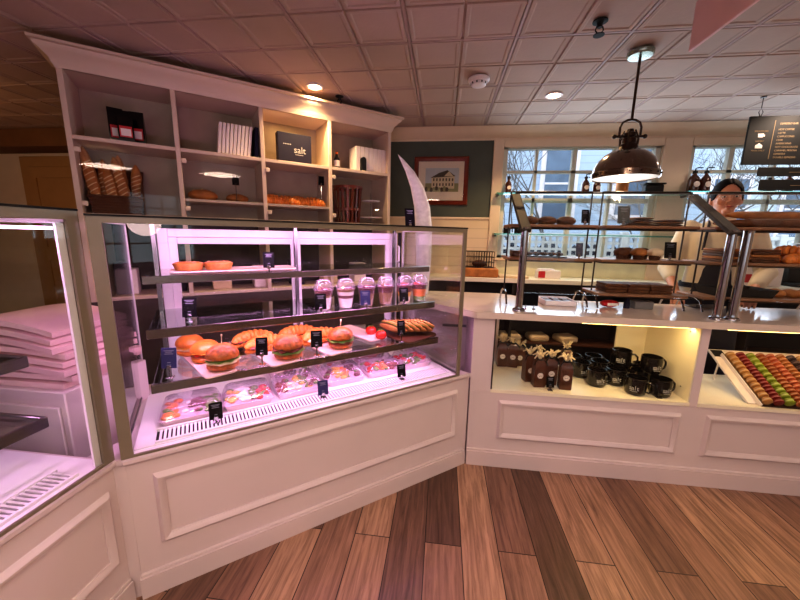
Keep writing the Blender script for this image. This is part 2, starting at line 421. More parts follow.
window(1, W1, ((.845, .012), (1.185, .02), (1.53, .012)), ((1.92, .012), (1.66, .02), (1.40, .010)))
window(2, W2, ((2.5, .02), (2.86, .012), (3.2, .02)), ((1.92, .012), (1.66, .02), (1.40, .010)))
# far door beyond the shelving
M_door = mat('tan_door', (176, 138, 92), .5, var=.05)
b = MB(); b.box(-4.72, -3.7, YB-.05, YB-.001, 0, 2.09, M_door, .004)
d = struct(b.build('door_1')); b = MB()
b.box(-4.60, -3.8, YB-.07, YB-.045, .02, 1.98, M_door, .006)
for z0, z1 in ((.2, .95), (1.1, 1.86)): b.sweep([(-4.5, z0), (-3.92, z0), (-3.92, z1), (-4.5, z1)], [(0, 0), (.02, 0), (.02, .015), (0, .015)], M_door, closed=True, M=T(0, YB-.068, 0) @ RX(PI/2))
struct(b.build('door_leaf', d))
b = MB(); b.lathe([(0, 0), (.03, 0), (.03, .01), (.012, .02), (.012, .045), (.03, .06), (.028, .08), (0, .088)], M_dsteel, M=T(-3.87, YB-.07, 1.0) @ RX(PI/2), seg=16); struct(b.build('door_knob', d))
b = MB(); b.box(XL, -3.0, YB-.30, YB-.002, 2.13, 2.30, mat('brown_soffit', (120, 84, 54), .6)); struct(b.build('trim_6', smooth=0))
# ------------------------------------------------------------------ outside
M_ground = mat('outdoor_ground', (168, 170, 172), .9)
b = MB(); b.box(-12, 20, YB+.2, 25, -.6, -.5, M_ground); struct(b.build('ground', smooth=0))
M_clap = siding('blue_clapboard', (188, 206, 230), .14, .66)
M_clap2 = siding('pale_clapboard', (206, 218, 228), .14, .8)
M_hw = mat('house_window_glass', (96, 116, 142), .15, var=.3, scale=2)
def house(label, x0, x1, y, h, m, wins, loc):
    r = thing('neighbouring_house', label, 'house', loc)
    b = MB(); b.box(x0, x1, y, y+3, -.5, h, m); b.build('siding_wall', r, smooth=0)
    b = MB(); b.prism([(x0-.3, h), (x1+.3, h), ((x0+x1)/2, h+1.8)], -(y-.3), -(y+3.3), mat('slate_roof', (90, 96, 104), .7), M=RX(PI/2)); b.build('roof', r, smooth=0)
    for (a, z, ww, hh) in wins:
        b = MB(); b.box(a-.09, a+ww+.09, y-.06, y, z-.09, z+hh+.09, M_white); w_ = b.build('window', r)
        b = MB(); b.box(a, a+ww, y-.075, y-.055, z, z+hh, M_hw); b.box(a, a+ww, y-.085, y-.07, z+hh/2-.02, z+hh/2+.02, M_white); b.build('pane', w_)
house('blue clapboard house with tall dark windows behind the bare trees', -1.5, 5.0, 7.6, 4.6, M_clap, ((.3, 1.7, .7, 1.5), (2.0, 1.7, .55, 1.4), (3.4, 1.8, .8, 1.5)), (0, 0, 0))
house('pale grey clapboard house beyond the second window', 5.6, 13, 9.0, 3.6, M_clap2, ((6.1, 1.4, .7, 1.3), (7.6, 1.4, .7, 1.3)), (0, 0, 0))
M_bark = mat('grey_bark', (104, 100, 100), .9, var=.2, scale=20)
def tree(label, loc, h, seed):
    R = random.Random(seed); b = MB()
    def br(p, d, l, r, n):
        pts = [p]; q = Vector(p); dd = Vector(d)
        for k in range(3):
            dd = (dd+Vector((R.uniform(-.18, .18), R.uniform(-.18, .18), R.uniform(-.02, .14)))).normalized(); q = q+dd*(l/3); pts.append(q.copy())
        b.tube(pts, [r, r*.85, r*.72, r*.6], M_bark, seg=5 if n > 2 else 3)
        if n > 0:
            for k in range(R.choice((2, 3, 3))):
                a = R.uniform(0, 2*PI); sp = R.uniform(.5, .95)
                nd = (dd+Vector((math.cos(a)*sp, math.sin(a)*sp, R.uniform(-.05, .2)))).normalized()
                st = pts[R.choice((2, 3, 3))]
                br(st, nd, l*R.uniform(.6, .85), max(.0028, r*.56), n-1)
    br(Vector((0, 0, 0)), Vector((R.uniform(-.1, .1), 0, 1)), h*.38, .042, 6)
    return tag(b.build('bare_tree', loc=loc), label, 'tree')
tree('slim bare tree in front of the blue house, by the green wall end', (1.25, 5.9, -.5), 3.6, 3)
tree('bare forked tree near the middle of the first window', (2.0, 6.5, -.5), 3.9, 11)
tree('bare tree with dense twigs behind the hanging dome lamp', (3.1, 6.2, -.5), 3.6, 21)
tree('bare tree seen through the second window above the worker', (4.6, 6.3, -.5), 3.5, 31)
tree('bare twiggy tree seen beneath the menu board', (5.8, 6.6, -.5), 3.4, 41)
M_lat = mat('grey_white_lattice', (208, 212, 216), .7)
M_backdrop = mat('backdrop_dark', (22, 30, 48), .9, var=.3, scale=14, bump=.5)  # dark mass added behind the lattice so its gaps look dark
b = MB(); R_ = random.Random(5)
for k in range(60): b.blob((.4+k*.095, 5.15+R_.uniform(-.08, .08), .35+R_.uniform(0, .04)), (.14, .17, .86+R_.uniform(-.06, .05)), M_backdrop, 10, 8)
tag(b.build('lattice_backdrop'), 'added dark hedge right behind the pale lattice fence', 'backdrop', kind='stuff')
f = thing('lattice_fence', 'pale square lattice fence standing outside below the first window', 'fence', (0, 0, 0))
b = MB()
for k in range(62): x = .5+k*.085; b.box(x, x+.032, 4.64, 4.65, -.5, 1.335, M_lat)
for k in range(22): z = -.46+k*.085; b.box(.5, 5.75, 4.63, 4.641, z, z+.032, M_lat)
b.build('lattice_panel', f, smooth=0)
b = MB(); b.box(.45, 5.8, 4.61, 4.67, 1.332, 1.372, M_lat, .005); b.build('top_rail', f)
for x in (.45, 2.2, 3.95, 5.75):
    b = MB(); b.box(x, x+.08, 4.6, 4.68, -.5, 1.4, M_lat, .005); b.build('post', f)
# ================================================================== MAIN DISPLAY CASE
def rect_mould(x0, x1, z0, z1, m, y=0., M=None):
    """raised rectangular moulding on a face in the xz plane whose front looks along -y"""
    b = MB(); q = [(x0, z0), (x1, z0), (x1, z1), (x0, z1)]
    b.sweep(q, [(0, 0), (-.006, .010), (-.014, .016), (-.022, .014), (-.028, .008), (-.034, .006), (-.034, 0)], m, closed=True, M=(M or I4) @ T(0, y, 0) @ RX(PI/2))
    return b
G_end = glassmat('end_glass', (248, 250, 248), .05, 2.6, gain=.95)
DC = thing('pastry_display_case', 'long glass-fronted refrigerated pastry case with pink light and panelled white base, sandwiches inside', 'display case', tuple(A0), ANG)
L0, LG = 1.50, 1.45
b = MB(); b.box(.004, L0, .012, .66, .0, .535, M_cab, .003); b.prism([(L0-.01, .0125), (1.533, .0125), (1.505, .06), (L0-.01, .06)], 0, .5345, M_cab); b.build('base', DC)
b = MB(); b.box(.004, L0+.02, -.006, .014, 0, .082, M_cab); b.box(.006, L0+.01, .0, .014, .08, .094, M_cab, .003); b.build('baseboard', DC)
rect_mould(.075, 1.45, .19, .472, M_cab, .0125).build('panel_moulding', DC)
b = MB(); b.box(0, L0, -.006, .66, .535, .556, M_cab, .004); b.prism([(L0-.01, -.0055), (1.527, -.0055), (1.505, .06), (L0-.01, .06)], .5352, .5558, M_cab); b.build('top_ledge', DC)
b = MB(); b.box(.03, 1.43, .03, .62, .557, .566, M_white); b.box(.03, 1.43, .008, .03, .557, .563, M_white); b.build('deck', DC)
b = MB(); b.box(.09, 1.41, .044, .119, .5662, .568, M_black)  # black strip under the slats stands for the shade in the slots
for k in range(96): x = .1+k*.0136; b.box(x, x+.0075, .045, .118, .5665, .573, M_white)
b.box(.09, 1.41, .036, .045, .5665, .574, M_white); b.box(.09, 1.41, .118, .127, .5665, .578, M_white); b.build('air_grille', DC, smooth=0)
b = MB(); b.box(.0, LG, .0, .006, .557, 1.34, G_case); b.build('front_glass', DC, smooth=0)
b = MB(); b.box(0, .034, -.001, .008, .557, 1.343, M_frame); b.box(LG-.022, LG, -.001, .008, .557, 1.343, M_frame); b.box(.034, LG-.022, -.001, .008, 1.322, 1.343, M_frame); b.box(.034, LG-.022, -.001, .008, .557, .564, M_frame)
b.build('glass_border', DC, smooth=0)
for x in (.004, 1.438):
    b = MB(); b.box(x, x+.006, .01, .60, .566, 1.335, G_end); e = b.build('end_glass', DC, smooth=0)
    b = MB(); b.box(x-.003, x+.009, .596, .606, .566, 1.335, M_white); b.box(x-.002, x+.008, .01, .60, 1.325, 1.335, M_white); b.box(x-.002, x+.008, .01, .60, .566, .575, M_steel); b.build('edge_trim', e, smooth=0)
b = MB(); b.box(0, LG, 0, .62, 1.336, 1.343, G_case); b.build('top_glass', DC, smooth=0)
b = MB(); b.box(-.002, LG+.002, -.004, .01, 1.341, 1.347, M_black); b.box(0, LG, .6, .63, 1.336, 1.345, M_black); b.build('top_edge', DC, smooth=0)
b = MB(); b.box(.06, 1.40, .012, .04, 1.331, 1.336, M_steel); b.build('light_rail', DC, smooth=0)
b = MB(); b.box(.07, 1.39, .016, .036, 1.325, 1.331, M_led); b.build('light_strip', DC, smooth=0)
# sliding doors at the back
b = MB(); z0, z1 = .566, 1.315
for q in ((.118, .16, z0, z1), (1.36, 1.405, z0, z1), (.16, 1.36, 1.275, z1), (.16, 1.36, z0, .60)): b.box(q[0], q[1], .615, .65, q[2], q[3], M_white, .003)
b.build('door_surround', DC)
for (x0, x1, y) in ((.16, .765, .632), (.74, 1.36, .618)):
    b = MB(); zz = 1.275
    for q in ((x0, x0+.035, .6, zz), (x1-.04, x1, .6, zz), (x0+.035, x1-.04, 1.243, zz), (x0+.035, x1-.04, .6, .64)): b.box(q[0], q[1], y, y+.014, q[2], q[3], M_white, .002)
    dr = b.build('sliding_door', DC)
    b = MB(); b.box(x0+.03, x1-.03, y+.004, y+.009, .62, 1.25, G_pane); b.build('door_glass', dr, smooth=0)
b = MB(); b.box(1.415, 1.43, .605, .625, .566, 1.32, M_black); b.build('rear_gap_strip', DC, smooth=0)  # black strip stands for the dark open gap beside the doors
b = MB(); b.tube([(1.40, .60, 1.235), (1.40, .585, 1.23), (1.40, .585, 1.14), (1.40, .60, 1.135)], .006, M_white); b.build('door_handle', DC)
SH = ((.20, 1.135, .026), (.14, .948, .030), (.095, .757, .030))
M_rail = mat('polished_rail', (156, 150, 150), .17, .97, var=.05)
for (w0, z, th) in SH:
    b = MB(); b.box(.095, 1.365, w0+.012, .54, z-.008, z, G_shelf); s = b.build('shelf', DC, smooth=0)
    b = MB(); b.box(.09, 1.37, w0, w0+.012, z-th, z+.004, M_rail, .002); b.build('shelf_rail', s)
    for x in (.11, .735, 1.35): b = MB(); b.box(x-.004, x+.004, w0+.06, .56, z-.028, z-.009, M_steel); b.build('shelf_bracket', s, smooth=0)
    b = MB(); b.box(.11, 1.35, w0+.014, w0+.034, z-.02, z-.010, M_led); b.build('shelf_light', s, smooth=0)
for x in (.11, .735, 1.35):
    b = MB(); b.box(x-.008, x+.008, .555, .571, .566, 1.335, M_steel); b.build('shelf_post', DC, smooth=0)
PK = (255, 184, 250)
RC = Matrix.Rotation(ANG, 4, 'Z')
def case_light(u, w, z, e, sx, sy, tilt=0.):
    o = light('AREA', tuple(P(u, w, z)), e, PK, size=sx, sy=sy, name='case_lamp'); o.rotation_euler = (RC @ RX(tilt)).to_euler(); return o
case_light(.725, .05, 1.322, 8, 1.3, .03, .95)
for (w0, z, th) in SH: case_light(.73, w0+.03, z-.024, 1.9, 1.22, .02, .55)
# ------------------------------------------------------------------ neighbouring case running toward the viewer
LC = thing('cake_display_case', 'second glass display case with white base meeting the pastry case at the corner', 'display case', (-1.046, .884, 0), PI/2)
# local x = +Y world, local y = -X world ; case runs from x=-1.5 to x=0
b = MB(); b.box(-1.5, -.002, .006, .66, 0, .535, M_cab, .003); b.prism([(-.004, .0065), (.0125, -.0205), (.117, .0686), (0, .104)], 0, .5349, M_cab); b.build('base', LC)
b = MB(); b.box(-1.5, -.006, -.008, .008, 0, .082, M_cab); b.box(-1.5, -.006, -.003, .008, .08, .094, M_cab, .003); b.build('baseboard', LC)
rect_mould(-1.42, -.03, .185, .462, M_cab, .0065).build('panel_moulding', LC)
b = MB(); b.box(-1.5, 0, -.006, .66, .535, .556, M_cab, .004); b.prism([(-.004, -.005), (.004, -.035), (.117, .0686), (0, .104)], .5352, .5558, M_cab); b.build('top_ledge', LC)
b = MB(); b.box(-1.46, -.02, .01, .62, .557, .564, M_white); b.build('deck', LC)
b = MB(); b.box(-1.44, -.09, .034, .101, .5642, .566, M_black)  # black strip painted in for the dark of the grille slots
for k in range(95): x = -1.43+k*.0141; b.box(x, x+.0075, .035, .10, .5645, .572, M_white)
b.box(-1.44, -.09, .026, .035, .5645, .573, M_white); b.box(-1.44, -.09, .10, .108, .5645, .577, M_white); b.build('air_grille', LC, smooth=0)
b = MB(); b.box(-1.5, 0, 0, .006, .557, 1.352, G_case); b.build('front_glass', LC, smooth=0)
b = MB(); b.box(-.034, -.001, -.001, .008, .557, 1.355, M_frame); b.box(-1.5, -1.45, -.001, .008, .557, 1.355, M_frame); b.box(-1.45, -.034, -.001, .008, 1.328, 1.355, M_frame); b.box(-1.45, -.034, -.001, .008, .557, .566, M_frame); b.build('glass_border', LC, smooth=0)
b = MB(); b.box(-1.502, .0, -.003, .01, 1.353, 1.359, M_black); b.build('top_edge', LC, smooth=0)
b = MB(); b.box(-1.5, 0, .0, .62, 1.349, 1.355, G_case); b.build('top_glass', LC, smooth=0)
for x in (-.012, -1.496):
    b = MB(); b.box(x, x+.006, .01, .62, .566, 1.349, G_case); e = b.build('end_glass', LC, smooth=0)
    b = MB(); b.box(x-.042, x-.022, .010, .018, .566, 1.318, M_white); b.box(x-.020, x+.004, .012, .024, .566, 1.32, M_steel); b.box(x-.004, x+.007, .01, .62, 1.318, 1.33, M_white); b.box(x-.004, x+.008, .618, .628, .566, 1.349, M_white); b.build('edge_trim', e, smooth=0)
b = MB(); b.box(-1.44, -.06, .014, .030, 1.300, 1.308, M_led); b.build('light_strip', LC, smooth=0)
for (w0, z) in ((.145, .932), (.115, .742)):
    b = MB(); b.box(-1.42, -.088, w0+.01, .54, z-.008, z, G_shelf); s = b.build('shelf', LC, smooth=0)
    b = MB(); b.box(-1.425, -.084, w0, w0+.012, z-.03, z+.004, M_steel, .002); b.box(-.09, -.078, w0, .54, z-.03, z+.004, M_steel, .002); b.build('shelf_rail', s)
for x in (-1.40, -.10):
    b = MB(); b.box(x-.008, x+.008, .55, .566, .564, 1.34, M_steel); b.build('shelf_post', LC, smooth=0)
o = light('AREA', (-1.09, .2, 1.31), 4.5, PK, (0, math.radians(25), 0), .03, 1.3, 'case_lamp')
o = light('AREA', (-1.22, .2, .905), 2.4, PK, (0, math.radians(15), 0), .03, 1.25, 'case_lamp')
# ================================================================== SERVICE COUNTER
CX0, CX1, CY = .184, 3.4, 1.817
SCN = thing('service_counter', 'white panelled service counter with lit open niches of bagged chocolates, mugs and macarons', 'counter', (CX0, CY, 0))
lx = lambda x: x-CX0
b = MB(); b.box(0, lx(CX1), .01, .46, 0, .452, M_cab, .002); b.build('base', SCN)
for x0, x1 in ((CX0, .297), (1.312, 1.352), (2.35, 2.42), (CX1-.05, CX1)): b = MB(); b.box(lx(x0), lx(x1), .01, .46, .452, .874, M_cab); b.build('upright', SCN, smooth=0)
b = MB(); b.box(0, lx(CX1), -.008, .012, 0, .088, M_cab); b.box(0, lx(CX1), -.002, .012, .086, .10, M_cab, .003); b.build('baseboard', SCN)
for x0, x1 in ((.345, 1.285), (1.405, 2.33), (2.45, 3.3)): rect_mould(lx(x0), lx(x1), .172, .408, M_cab, .0105).build('panel_moulding', SCN)
M_niche = mat('cream_laminate', (238, 228, 204), .5, var=.03)
for x0, x1 in ((.297, 1.312), (1.352, 2.35)): b = MB(); b.box(lx(x0), lx(x1), .004, .46, .452, .47, M_niche); b.build('niche_shelf', SCN, smooth=0)
b = MB(); b.box(lx(1.306), lx(1.312), .012, .46, .47, .874, M_niche)
for z in (.53, .835):
    for y in (.08, .36): b.lathe([(.004, 0), (.004, .002), (0, .002)], M_dsteel, M=T(lx(1.306), y, z) @ RY(-PI/2), seg=8)
b.build('niche_liner', SCN, smooth=0)
b = MB(); b.box(lx(1.13), lx(1.312), .445, .46, .47, .874, M_niche); b.build('niche_back', SCN, smooth=0)
b = MB(); b.box(lx(.296), lx(.303), .006, .014, .47, .874, M_dsteel); b.build('glass_channel', SCN, smooth=0)
for x0, x1 in ((.303, 1.312), (1.352, 2.35)): b = MB(); b.box(lx(x0), lx(x1), .008, .012, .47, .874, G_pane); b.build('niche_glass', SCN, smooth=0)
for x0, x1 in ((.75, 1.27), (1.45, 2.3)): b = MB(); b.box(lx(x0), lx(x1), .04, .055, .862, .874, M_warmled); b.build('niche_light', SCN, smooth=0)
light('AREA', (1.02, CY+.06, .858), 1.1, (255, 222, 152), (math.radians(12), 0, 0), .6, .03, 'niche_lamp')
light('AREA', (1.85, CY+.06, .858), .8, (255, 222, 160), (math.radians(12), 0, 0), .8, .03, 'niche_lamp')
M_top = mat('beige_stone_top', (216, 200, 188), .16, var=.06, scale=6, coat=.3)
b = MB(); b.prism([(.195, 1.803), (3.45, 1.803), (3.45, 2.285), (.62, 2.285), (.42, 2.46), (-.34, 2.46), (-.10, 2.03)], .876, .911, M_top)
tag(b.build('countertop', smooth=0), 'polished beige stone top covering the service counter and the corner behind the pastry case', 'countertop')
# corner support under the countertop
b = MB(); b.box(-.22, .40, 2.30, 2.44, 0, .875, M_cab, .003); b.box(-.2, .38, 2.285, 2.302, .1, .8, M_cab, .004); b.box(.02, .18, 2.27, 2.286, .7, .715, M_steel)
tag(b.build('corner_cabinet'), 'white corner cabinet holding up the countertop end behind the pastry case', 'cabinet')
# ------------------------------------------------------------------ sneeze guards
M_arm = mat('guard_arm', (58, 50, 45), .7, 0., var=.08)
def sneeze(label, x0, x1, arm2=True):
    r = thing('sneeze_guard', label, 'sneeze guard', (x0, 1.885, .911)); wdt = x1-x0
    for x in (0, wdt):
        b = MB(); b.lathe([(.034, 0), (.034, .006), (.03, .012), (.021, .016), (.0195, .03), (.0195, .43), (.021, .445), (0, .446)], M_chrome, M=T(x, 0, 0), seg=24); p = b.build('post', r)
        b = MB(); M = T(x, -.005, .435) @ RX(math.radians(32)); b.box(-.027, .027, -.016, .40, -.011, .011, M_arm, .004, M=M)
        if x > 0 or arm2: b.build('arm', p)
    b = MB(); M = T(0, -.005, .447) @ RX(math.radians(32)); b.box(.03, wdt-.03, .01, .385, .0115, .0165, G_pane, M=M); b.build('sloping_glass', r, smooth=0)
    b = MB(); b.box(.022, wdt-.022, -.003, .003, .10, .425, G_pane); b.build('front_glass', r, smooth=0)
    b = MB(); b.tube([(0, .335, .66), (wdt, .335, .66)], .007, M_steel, seg=10); b.build('top_rail', r)
    return r
sneeze('chrome-posted glass sneeze guard above the bagged chocolates and mugs', .425, 1.405)
sneeze('second sneeze guard, its chrome post close beside the first guard\'s end post, above the macarons', 1.475, 2.50, False)
# ------------------------------------------------------------------ tiered racks on the counter
def rack(label, x0, x1, y0=2.03, y1=2.25, low=True):
    r = thing('tiered_display_rack', label, 'display rack', (x0, y0, .911)); w_, d_ = x1-x0, y1-y0
    for x in (0, w_):
        b = MB(); b.tube([(x, d_/2, .075), (x, d_/2, .655)], .0045, M_wire, seg=8)
        b.tube([(x, .0, .0055), (x, .012, .03), (x, .035, .062), (x, .07, .076), (x, d_/2, .078), (x, d_-.07, .076), (x, d_-.035, .062), (x, d_-.012, .03), (x, d_, .0055)], .0055, M_chrome, seg=8)
        b.build('leg', r)
    b = MB(); b.tube([(0, d_/2, .655), (w_, d_/2, .655)], .005, M_wire, seg=8); b.build('top_bar', r)
    for z in (.452, .266)+((.075,) if low else ()):
        b = MB(); b.box(-.012, w_+.012, .0, d_, z, z+.016, M_wood, .004); b.tube([(0, .012, z-.004), (w_, .012, z-.004), (w_, d_-.012, z-.004), (0, d_-.012, z-.004)], .004, M_wire, seg=6, closed=True); b.build('tier_board', r)
    return r
rack('two-tier wire rack with dark loaves on top, standing above the bagged chocolates', .385, .835, low=False)
rack('three-tier wire rack above the mugs, with flatbreads over muffins', .892, 1.345)
rack('three-tier wire rack of long loaves in front of the worker', 1.44, 2.10)
TOPZ = [.911+.452+.016, .911+.266+.016, .911+.075+.016]
# ================================================================== BACK LEDGE
b = MB(); b.box(-.3, 3.6, 3.19, 3.475, .895, .935, mat('white_ledge', (238, 230, 212), .35, var=.03), .004)
tag(b.build('window_ledge'), 'long white ledge running under the windows behind the worker', 'ledge')
r = thing('ledge_cabinet', 'dark open-fronted cabinet under the white window ledge', 'cabinet', (-.3, 3.2, 0))
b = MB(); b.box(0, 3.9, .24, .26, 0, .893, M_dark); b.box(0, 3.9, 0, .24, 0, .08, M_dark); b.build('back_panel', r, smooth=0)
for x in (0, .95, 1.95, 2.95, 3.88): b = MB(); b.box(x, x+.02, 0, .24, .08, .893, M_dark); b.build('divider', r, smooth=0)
b = MB(); b.box(.02, 3.88, .01, .24, .58, .60, M_dwood); b.box(.02, 3.88, .01, .24, .32, .335, M_dwood); b.build('shelf', r, smooth=0)
# glass shelves across the first window
for z, lb in ((1.712, 'upper teal-edged glass shelf across the first window, lined with bottles'), (1.342, 'lower teal-edged glass shelf across the first window, just above the sill')):
    r = thing('glass_shelf', lb, 'shelf', (.475, 3.36, z))
    b = MB(); b.box(0, 1.66, 0, .105, -.012, 0, G_teal); b.build('pane', r, smooth=0)
    for x in (.015, 1.635):
        b = MB(); b.box(x-.012, x+.012, .03, .107, -.03, -.0125, M_dsteel, .003); b.build('bracket', r)
r = thing('glass_shelf', 'teal-edged glass shelf across the second window behind the worker', 'shelf', (2.10, 3.36, 1.73))
b = MB(); b.box(0, 1.40, 0, .105, -.012, 0, G_teal); b.build('pane', r, smooth=0)
for x in (.02, 1.38): b = MB(); b.box(x-.012, x+.012, .03, .109, -.03, -.0125, M_dsteel, .003); b.build('bracket', r)
# ================================================================== TALL SHELVING
SW, SU = 1.32, -.275
SR = thing('bakery_shelving', 'tall white built-in shelving with crown moulding standing behind the pastry case', 'shelving', tuple(P(SU, SW)), ANG)
DX = [0, .50, 1.0, 1.487, 2.005]; SD = .30; ST = 2.16
for i, x in enumerate(DX):
    h = .013; b = MB(); b.box(x-h, x+h, 0, SD, 0, ST, M_cab2, .002); b.build('side_panel' if i in (0, 4) else 'divider', SR)
b = MB(); b.box(-.013, 2.018, SD, SD+.012, 0, ST, mat('shelving_back', (176, 160, 142), .6)); b.build('back_panel', SR, smooth=0)
b = MB(); b.box(.014, 1.991, SD-.004, SD, .9, 1.375, M_dark); b.build('lower_shade_sheet', SR, smooth=0)  # dark sheet puts the shade of the lower bays into colour
for i in range(4):
    x0, x1 = DX[i]+.013, DX[i+1]-.013
    for z, d0 in ((1.815, 0), (1.398, .01), (.9, 0)):
        b = MB(); b.box(x0, x1, d0, SD, z-.022, z, M_cab2, .002); b.build('shelf', SR)
for i in (1, 2):
    b = MB(); b.box(DX[i]+.013, DX[i+1]-.013, .01, SD, 1.495, 1.513, M_cab2, .002); b.build('shelf', SR)
b = MB(); b.box(-.013, 2.018, 0, SD, ST-.02, ST, M_cab2)
b.sweep([(2.018, SD+.01), (2.018, 0), (-.013, 0), (-.013, SD+.01)], [(-o, z) for o, z in [(-.012, 2.14), (.002, 2.14), (.008, 2.155), (.014, 2.165), (.016, 2.178), (.042, 2.205), (.060, 2.22), (.064, 2.232), (.078, 2.236), (.078, 2.25), (-.012, 2.25)]], M_cab2)
b.build('crown_moulding', SR)
b = MB(); b.box(-.013, 2.018, -.002, SD, 0, .877, mat('shaded_base', (66, 54, 50), .6))  # base coloured dark to stand for the shade behind the case
b.build('base_cabinet', SR, smooth=0)
for i in range(4):
    b = MB(); b.box(DX[i]+.018, DX[i+1]-.018, .004, .008, 1.402, 1.79, G_pane); p = b.build('glass_door', SR, smooth=0)
    for z in (1.45, 1.74): b = MB(); b.box(DX[i]+.012, DX[i]+.04, -.006, .010, z-.014, z+.014, M_trim, .003); b.build('hinge', p)
light('AREA', tuple(P(.98, SW+.1, 2.135)), 1.0, (255, 205, 130), size=.3, sy=.05, name='shelf_lamp')
# ================================================================== CEILING FITTINGS
def can(label, x, y):
    r = thing('recessed_light', label, 'ceiling light', (x, y, ZC-.008))
    b = MB(); b.lathe([(.058, .004), (.058, -.004), (.045, -.004), (.040, .004), (.058, .004)], M_white, seg=28); b.build('trim_ring', r)
    b = MB(); b.lathe([(0, -.001), (.041, -.001), (.041, .003), (0, .003)], M_can, seg=24); b.build('lens', r)
    light('SPOT', (x, y, ZC-.02), 52, (255, 214, 160), size=.04, spot=2.3, blend=.6, name='can_and_fill_spot')
can('glowing recessed ceiling light just above the tall shelving', -.925, 2.49)
can('glowing recessed ceiling light between the smoke detector and the dome lamp', .74, 2.76)
r = thing('smoke_detector', 'round white smoke detector on the ceiling in front of the green wall', 'smoke detector', (.186, 2.45, ZC-.010))
b = MB(); b.lathe([(.068, 0), (.068, -.012), (.06, -.022), (0, -.022)], M_white, seg=32); b.build('base', r)
b = MB(); b.lathe([(.052, -.0222), (.046, -.040), (.03, -.046), (0, -.046)], M_white, seg=32)
b.build('cover', r)
b = MB()
for k in range(10): a = 2*PI*k/10; b.box(.044, .051, -.004, .004, -.036, -.026, M_black, M=RZ(a))
b.build('vent', r, smooth=0)
def sprinkler(label, x, y, s=1.):
    r = thing('sprinkler_head', label, 'sprinkler', (x, y, ZC-.008))
    b = MB(); b.lathe([(.03*s, 0), (.03*s, -.004), (.012*s, -.008), (.010*s, -.025*s), (0, -.025*s)], M_black, seg=18); b.build('collar', r)
    b = MB(); b.tube([(-.012*s, 0, -.02*s), (-.016*s, 0, -.035*s), (-.004*s, 0, -.05*s)], .003, M_black, 6); b.tube([(.012*s, 0, -.02*s), (.016*s, 0, -.035*s), (.004*s, 0, -.05*s)], .003, M_black, 6)
    b.lathe([(0, -.05*s), (.022*s, -.052*s), (.022*s, -.055*s), (0, -.056*s)], M_black, seg=18); b.build('deflector', r)
sprinkler('small black sprinkler head on the ceiling nearest the pink hanging sign', .686, 1.90, 1.1)
sprinkler('small black sprinkler head on the ceiling above the crown end of the shelving', -.80, 2.66)
# pendant dome lamp
PX, PY = 1.015, 2.19
r = thing('pendant_lamp', 'bronze dome pendant lamp hanging over the counter on a metal rod', 'lamp', (PX, PY, 0))
M_br = mat('bronze_dome', (120, 104, 92), .16, .85, var=.1, coat=.5)
M_dbr = mat('dark_bronze', (72, 56, 48), .35, .8, var=.1)
b = MB(); b.lathe([(.064, 2.297), (.064, 2.282), (.058, 2.274), (.012, 2.268), (0, 2.268)], mat('canopy_metal', (150, 160, 150), .25, .7, var=.2), seg=32); b.build('canopy', r)
b = MB(); b.tube([(0, 0, 2.27), (0, 0, 1.955)], .007, M_dbr, 12); b.build('rod', r)
b = MB(); b.tube([(-.055, 0, 1.868), (-.055, 0, 1.92), (-.045, 0, 1.945), (-.02, 0, 1.958), (0, 0, 1.96), (.02, 0, 1.958), (.045, 0, 1.945), (.055, 0, 1.92), (.055, 0, 1.868)], .006, M_dbr, 10)
b.tube([(-.085, 0, 1.872), (.085, 0, 1.872)], .007, M_dbr, 10)
for x in (-.08, .08): b.blob((x, 0, 1.872), (.012, .012, .012), M_dbr)
b.build('yoke', r)
b = MB(); b.lathe([(0, 1.915), (.016, 1.91), (.02, 1.895), (.03, 1.89), (.03, 1.875), (.022, 1.868), (.034, 1.86), (.036, 1.835), (.046, 1.825), (.052, 1.80), (0, 1.80)], M_dbr, seg=28)
for k in range(6): a = PI*k/3; b.tube([(.03*math.cos(a), .03*math.sin(a), 1.90), (.05*math.cos(a), .05*math.sin(a), 1.86), (.046*math.cos(a), .046*math.sin(a), 1.81)], .004, M_dbr, 6)
b.build('socket_housing', r)
pr = [(.05, 1.803), (.08, 1.795), (.115, 1.773), (.143, 1.742), (.16, 1.705), (.166, 1.68), (.172, 1.676), (.172, 1.648), (.168, 1.645)]
b = MB(); b.lathe(pr+[(.164, 1.648), (.162, 1.68), (.156, 1.705), (.139, 1.74), (.111, 1.769), (.078, 1.79), (.05, 1.798)][0:7], M_br, seg=48)
for k in range(20): a = 2*PI*k/20; b.blob((.173*math.cos(a), .173*math.sin(a), 1.662), (.005, .005, .005), M_dbr, 6, 4)
s = b.build('dome_shade', r)
b = MB(); b.lathe([(.162, 1.650), (.160, 1.682), (.153, 1.705), (.136, 1.738), (.108, 1.766), (.075, 1.786), (0, 1.79)], mat('white_enamel', (250, 246, 238), .4, var=.01, emit=.35), seg=48); b.build('white_lining', s)
b = MB(); b.blob((0, 0, 1.70), (.032, .032, .04), mat('bulb_glow', (255, 236, 200), .4, emit=14), 16, 10); b.lathe([(.014, 1.79), (.014, 1.735), (0, 1.735)], M_white, seg=14); b.build('bulb', r)
light('POINT', (PX, PY, 1.655), 5, (255, 224, 180), size=.03, name='pendant_bulb')
# hanging sign near the viewer, pink cast of the light put into its colour
r = thing('hanging_sign', 'blank pink-lit sign panel hanging from the ceiling, one corner in view', 'sign', (1.0, 0, 0))
b = MB(); b.box(-.006, .006, .75, 1.742, 2.085, 2.27, mat('pink_lit_sign', (236, 196, 194), .6, var=.03), .002); b.build('panel', r)
b = MB()
for y in (.85, 1.25): b.tube([(0, y, 2.26), (0, y, ZC)], .003, M_wire, 6)
b.build('hanger', r)
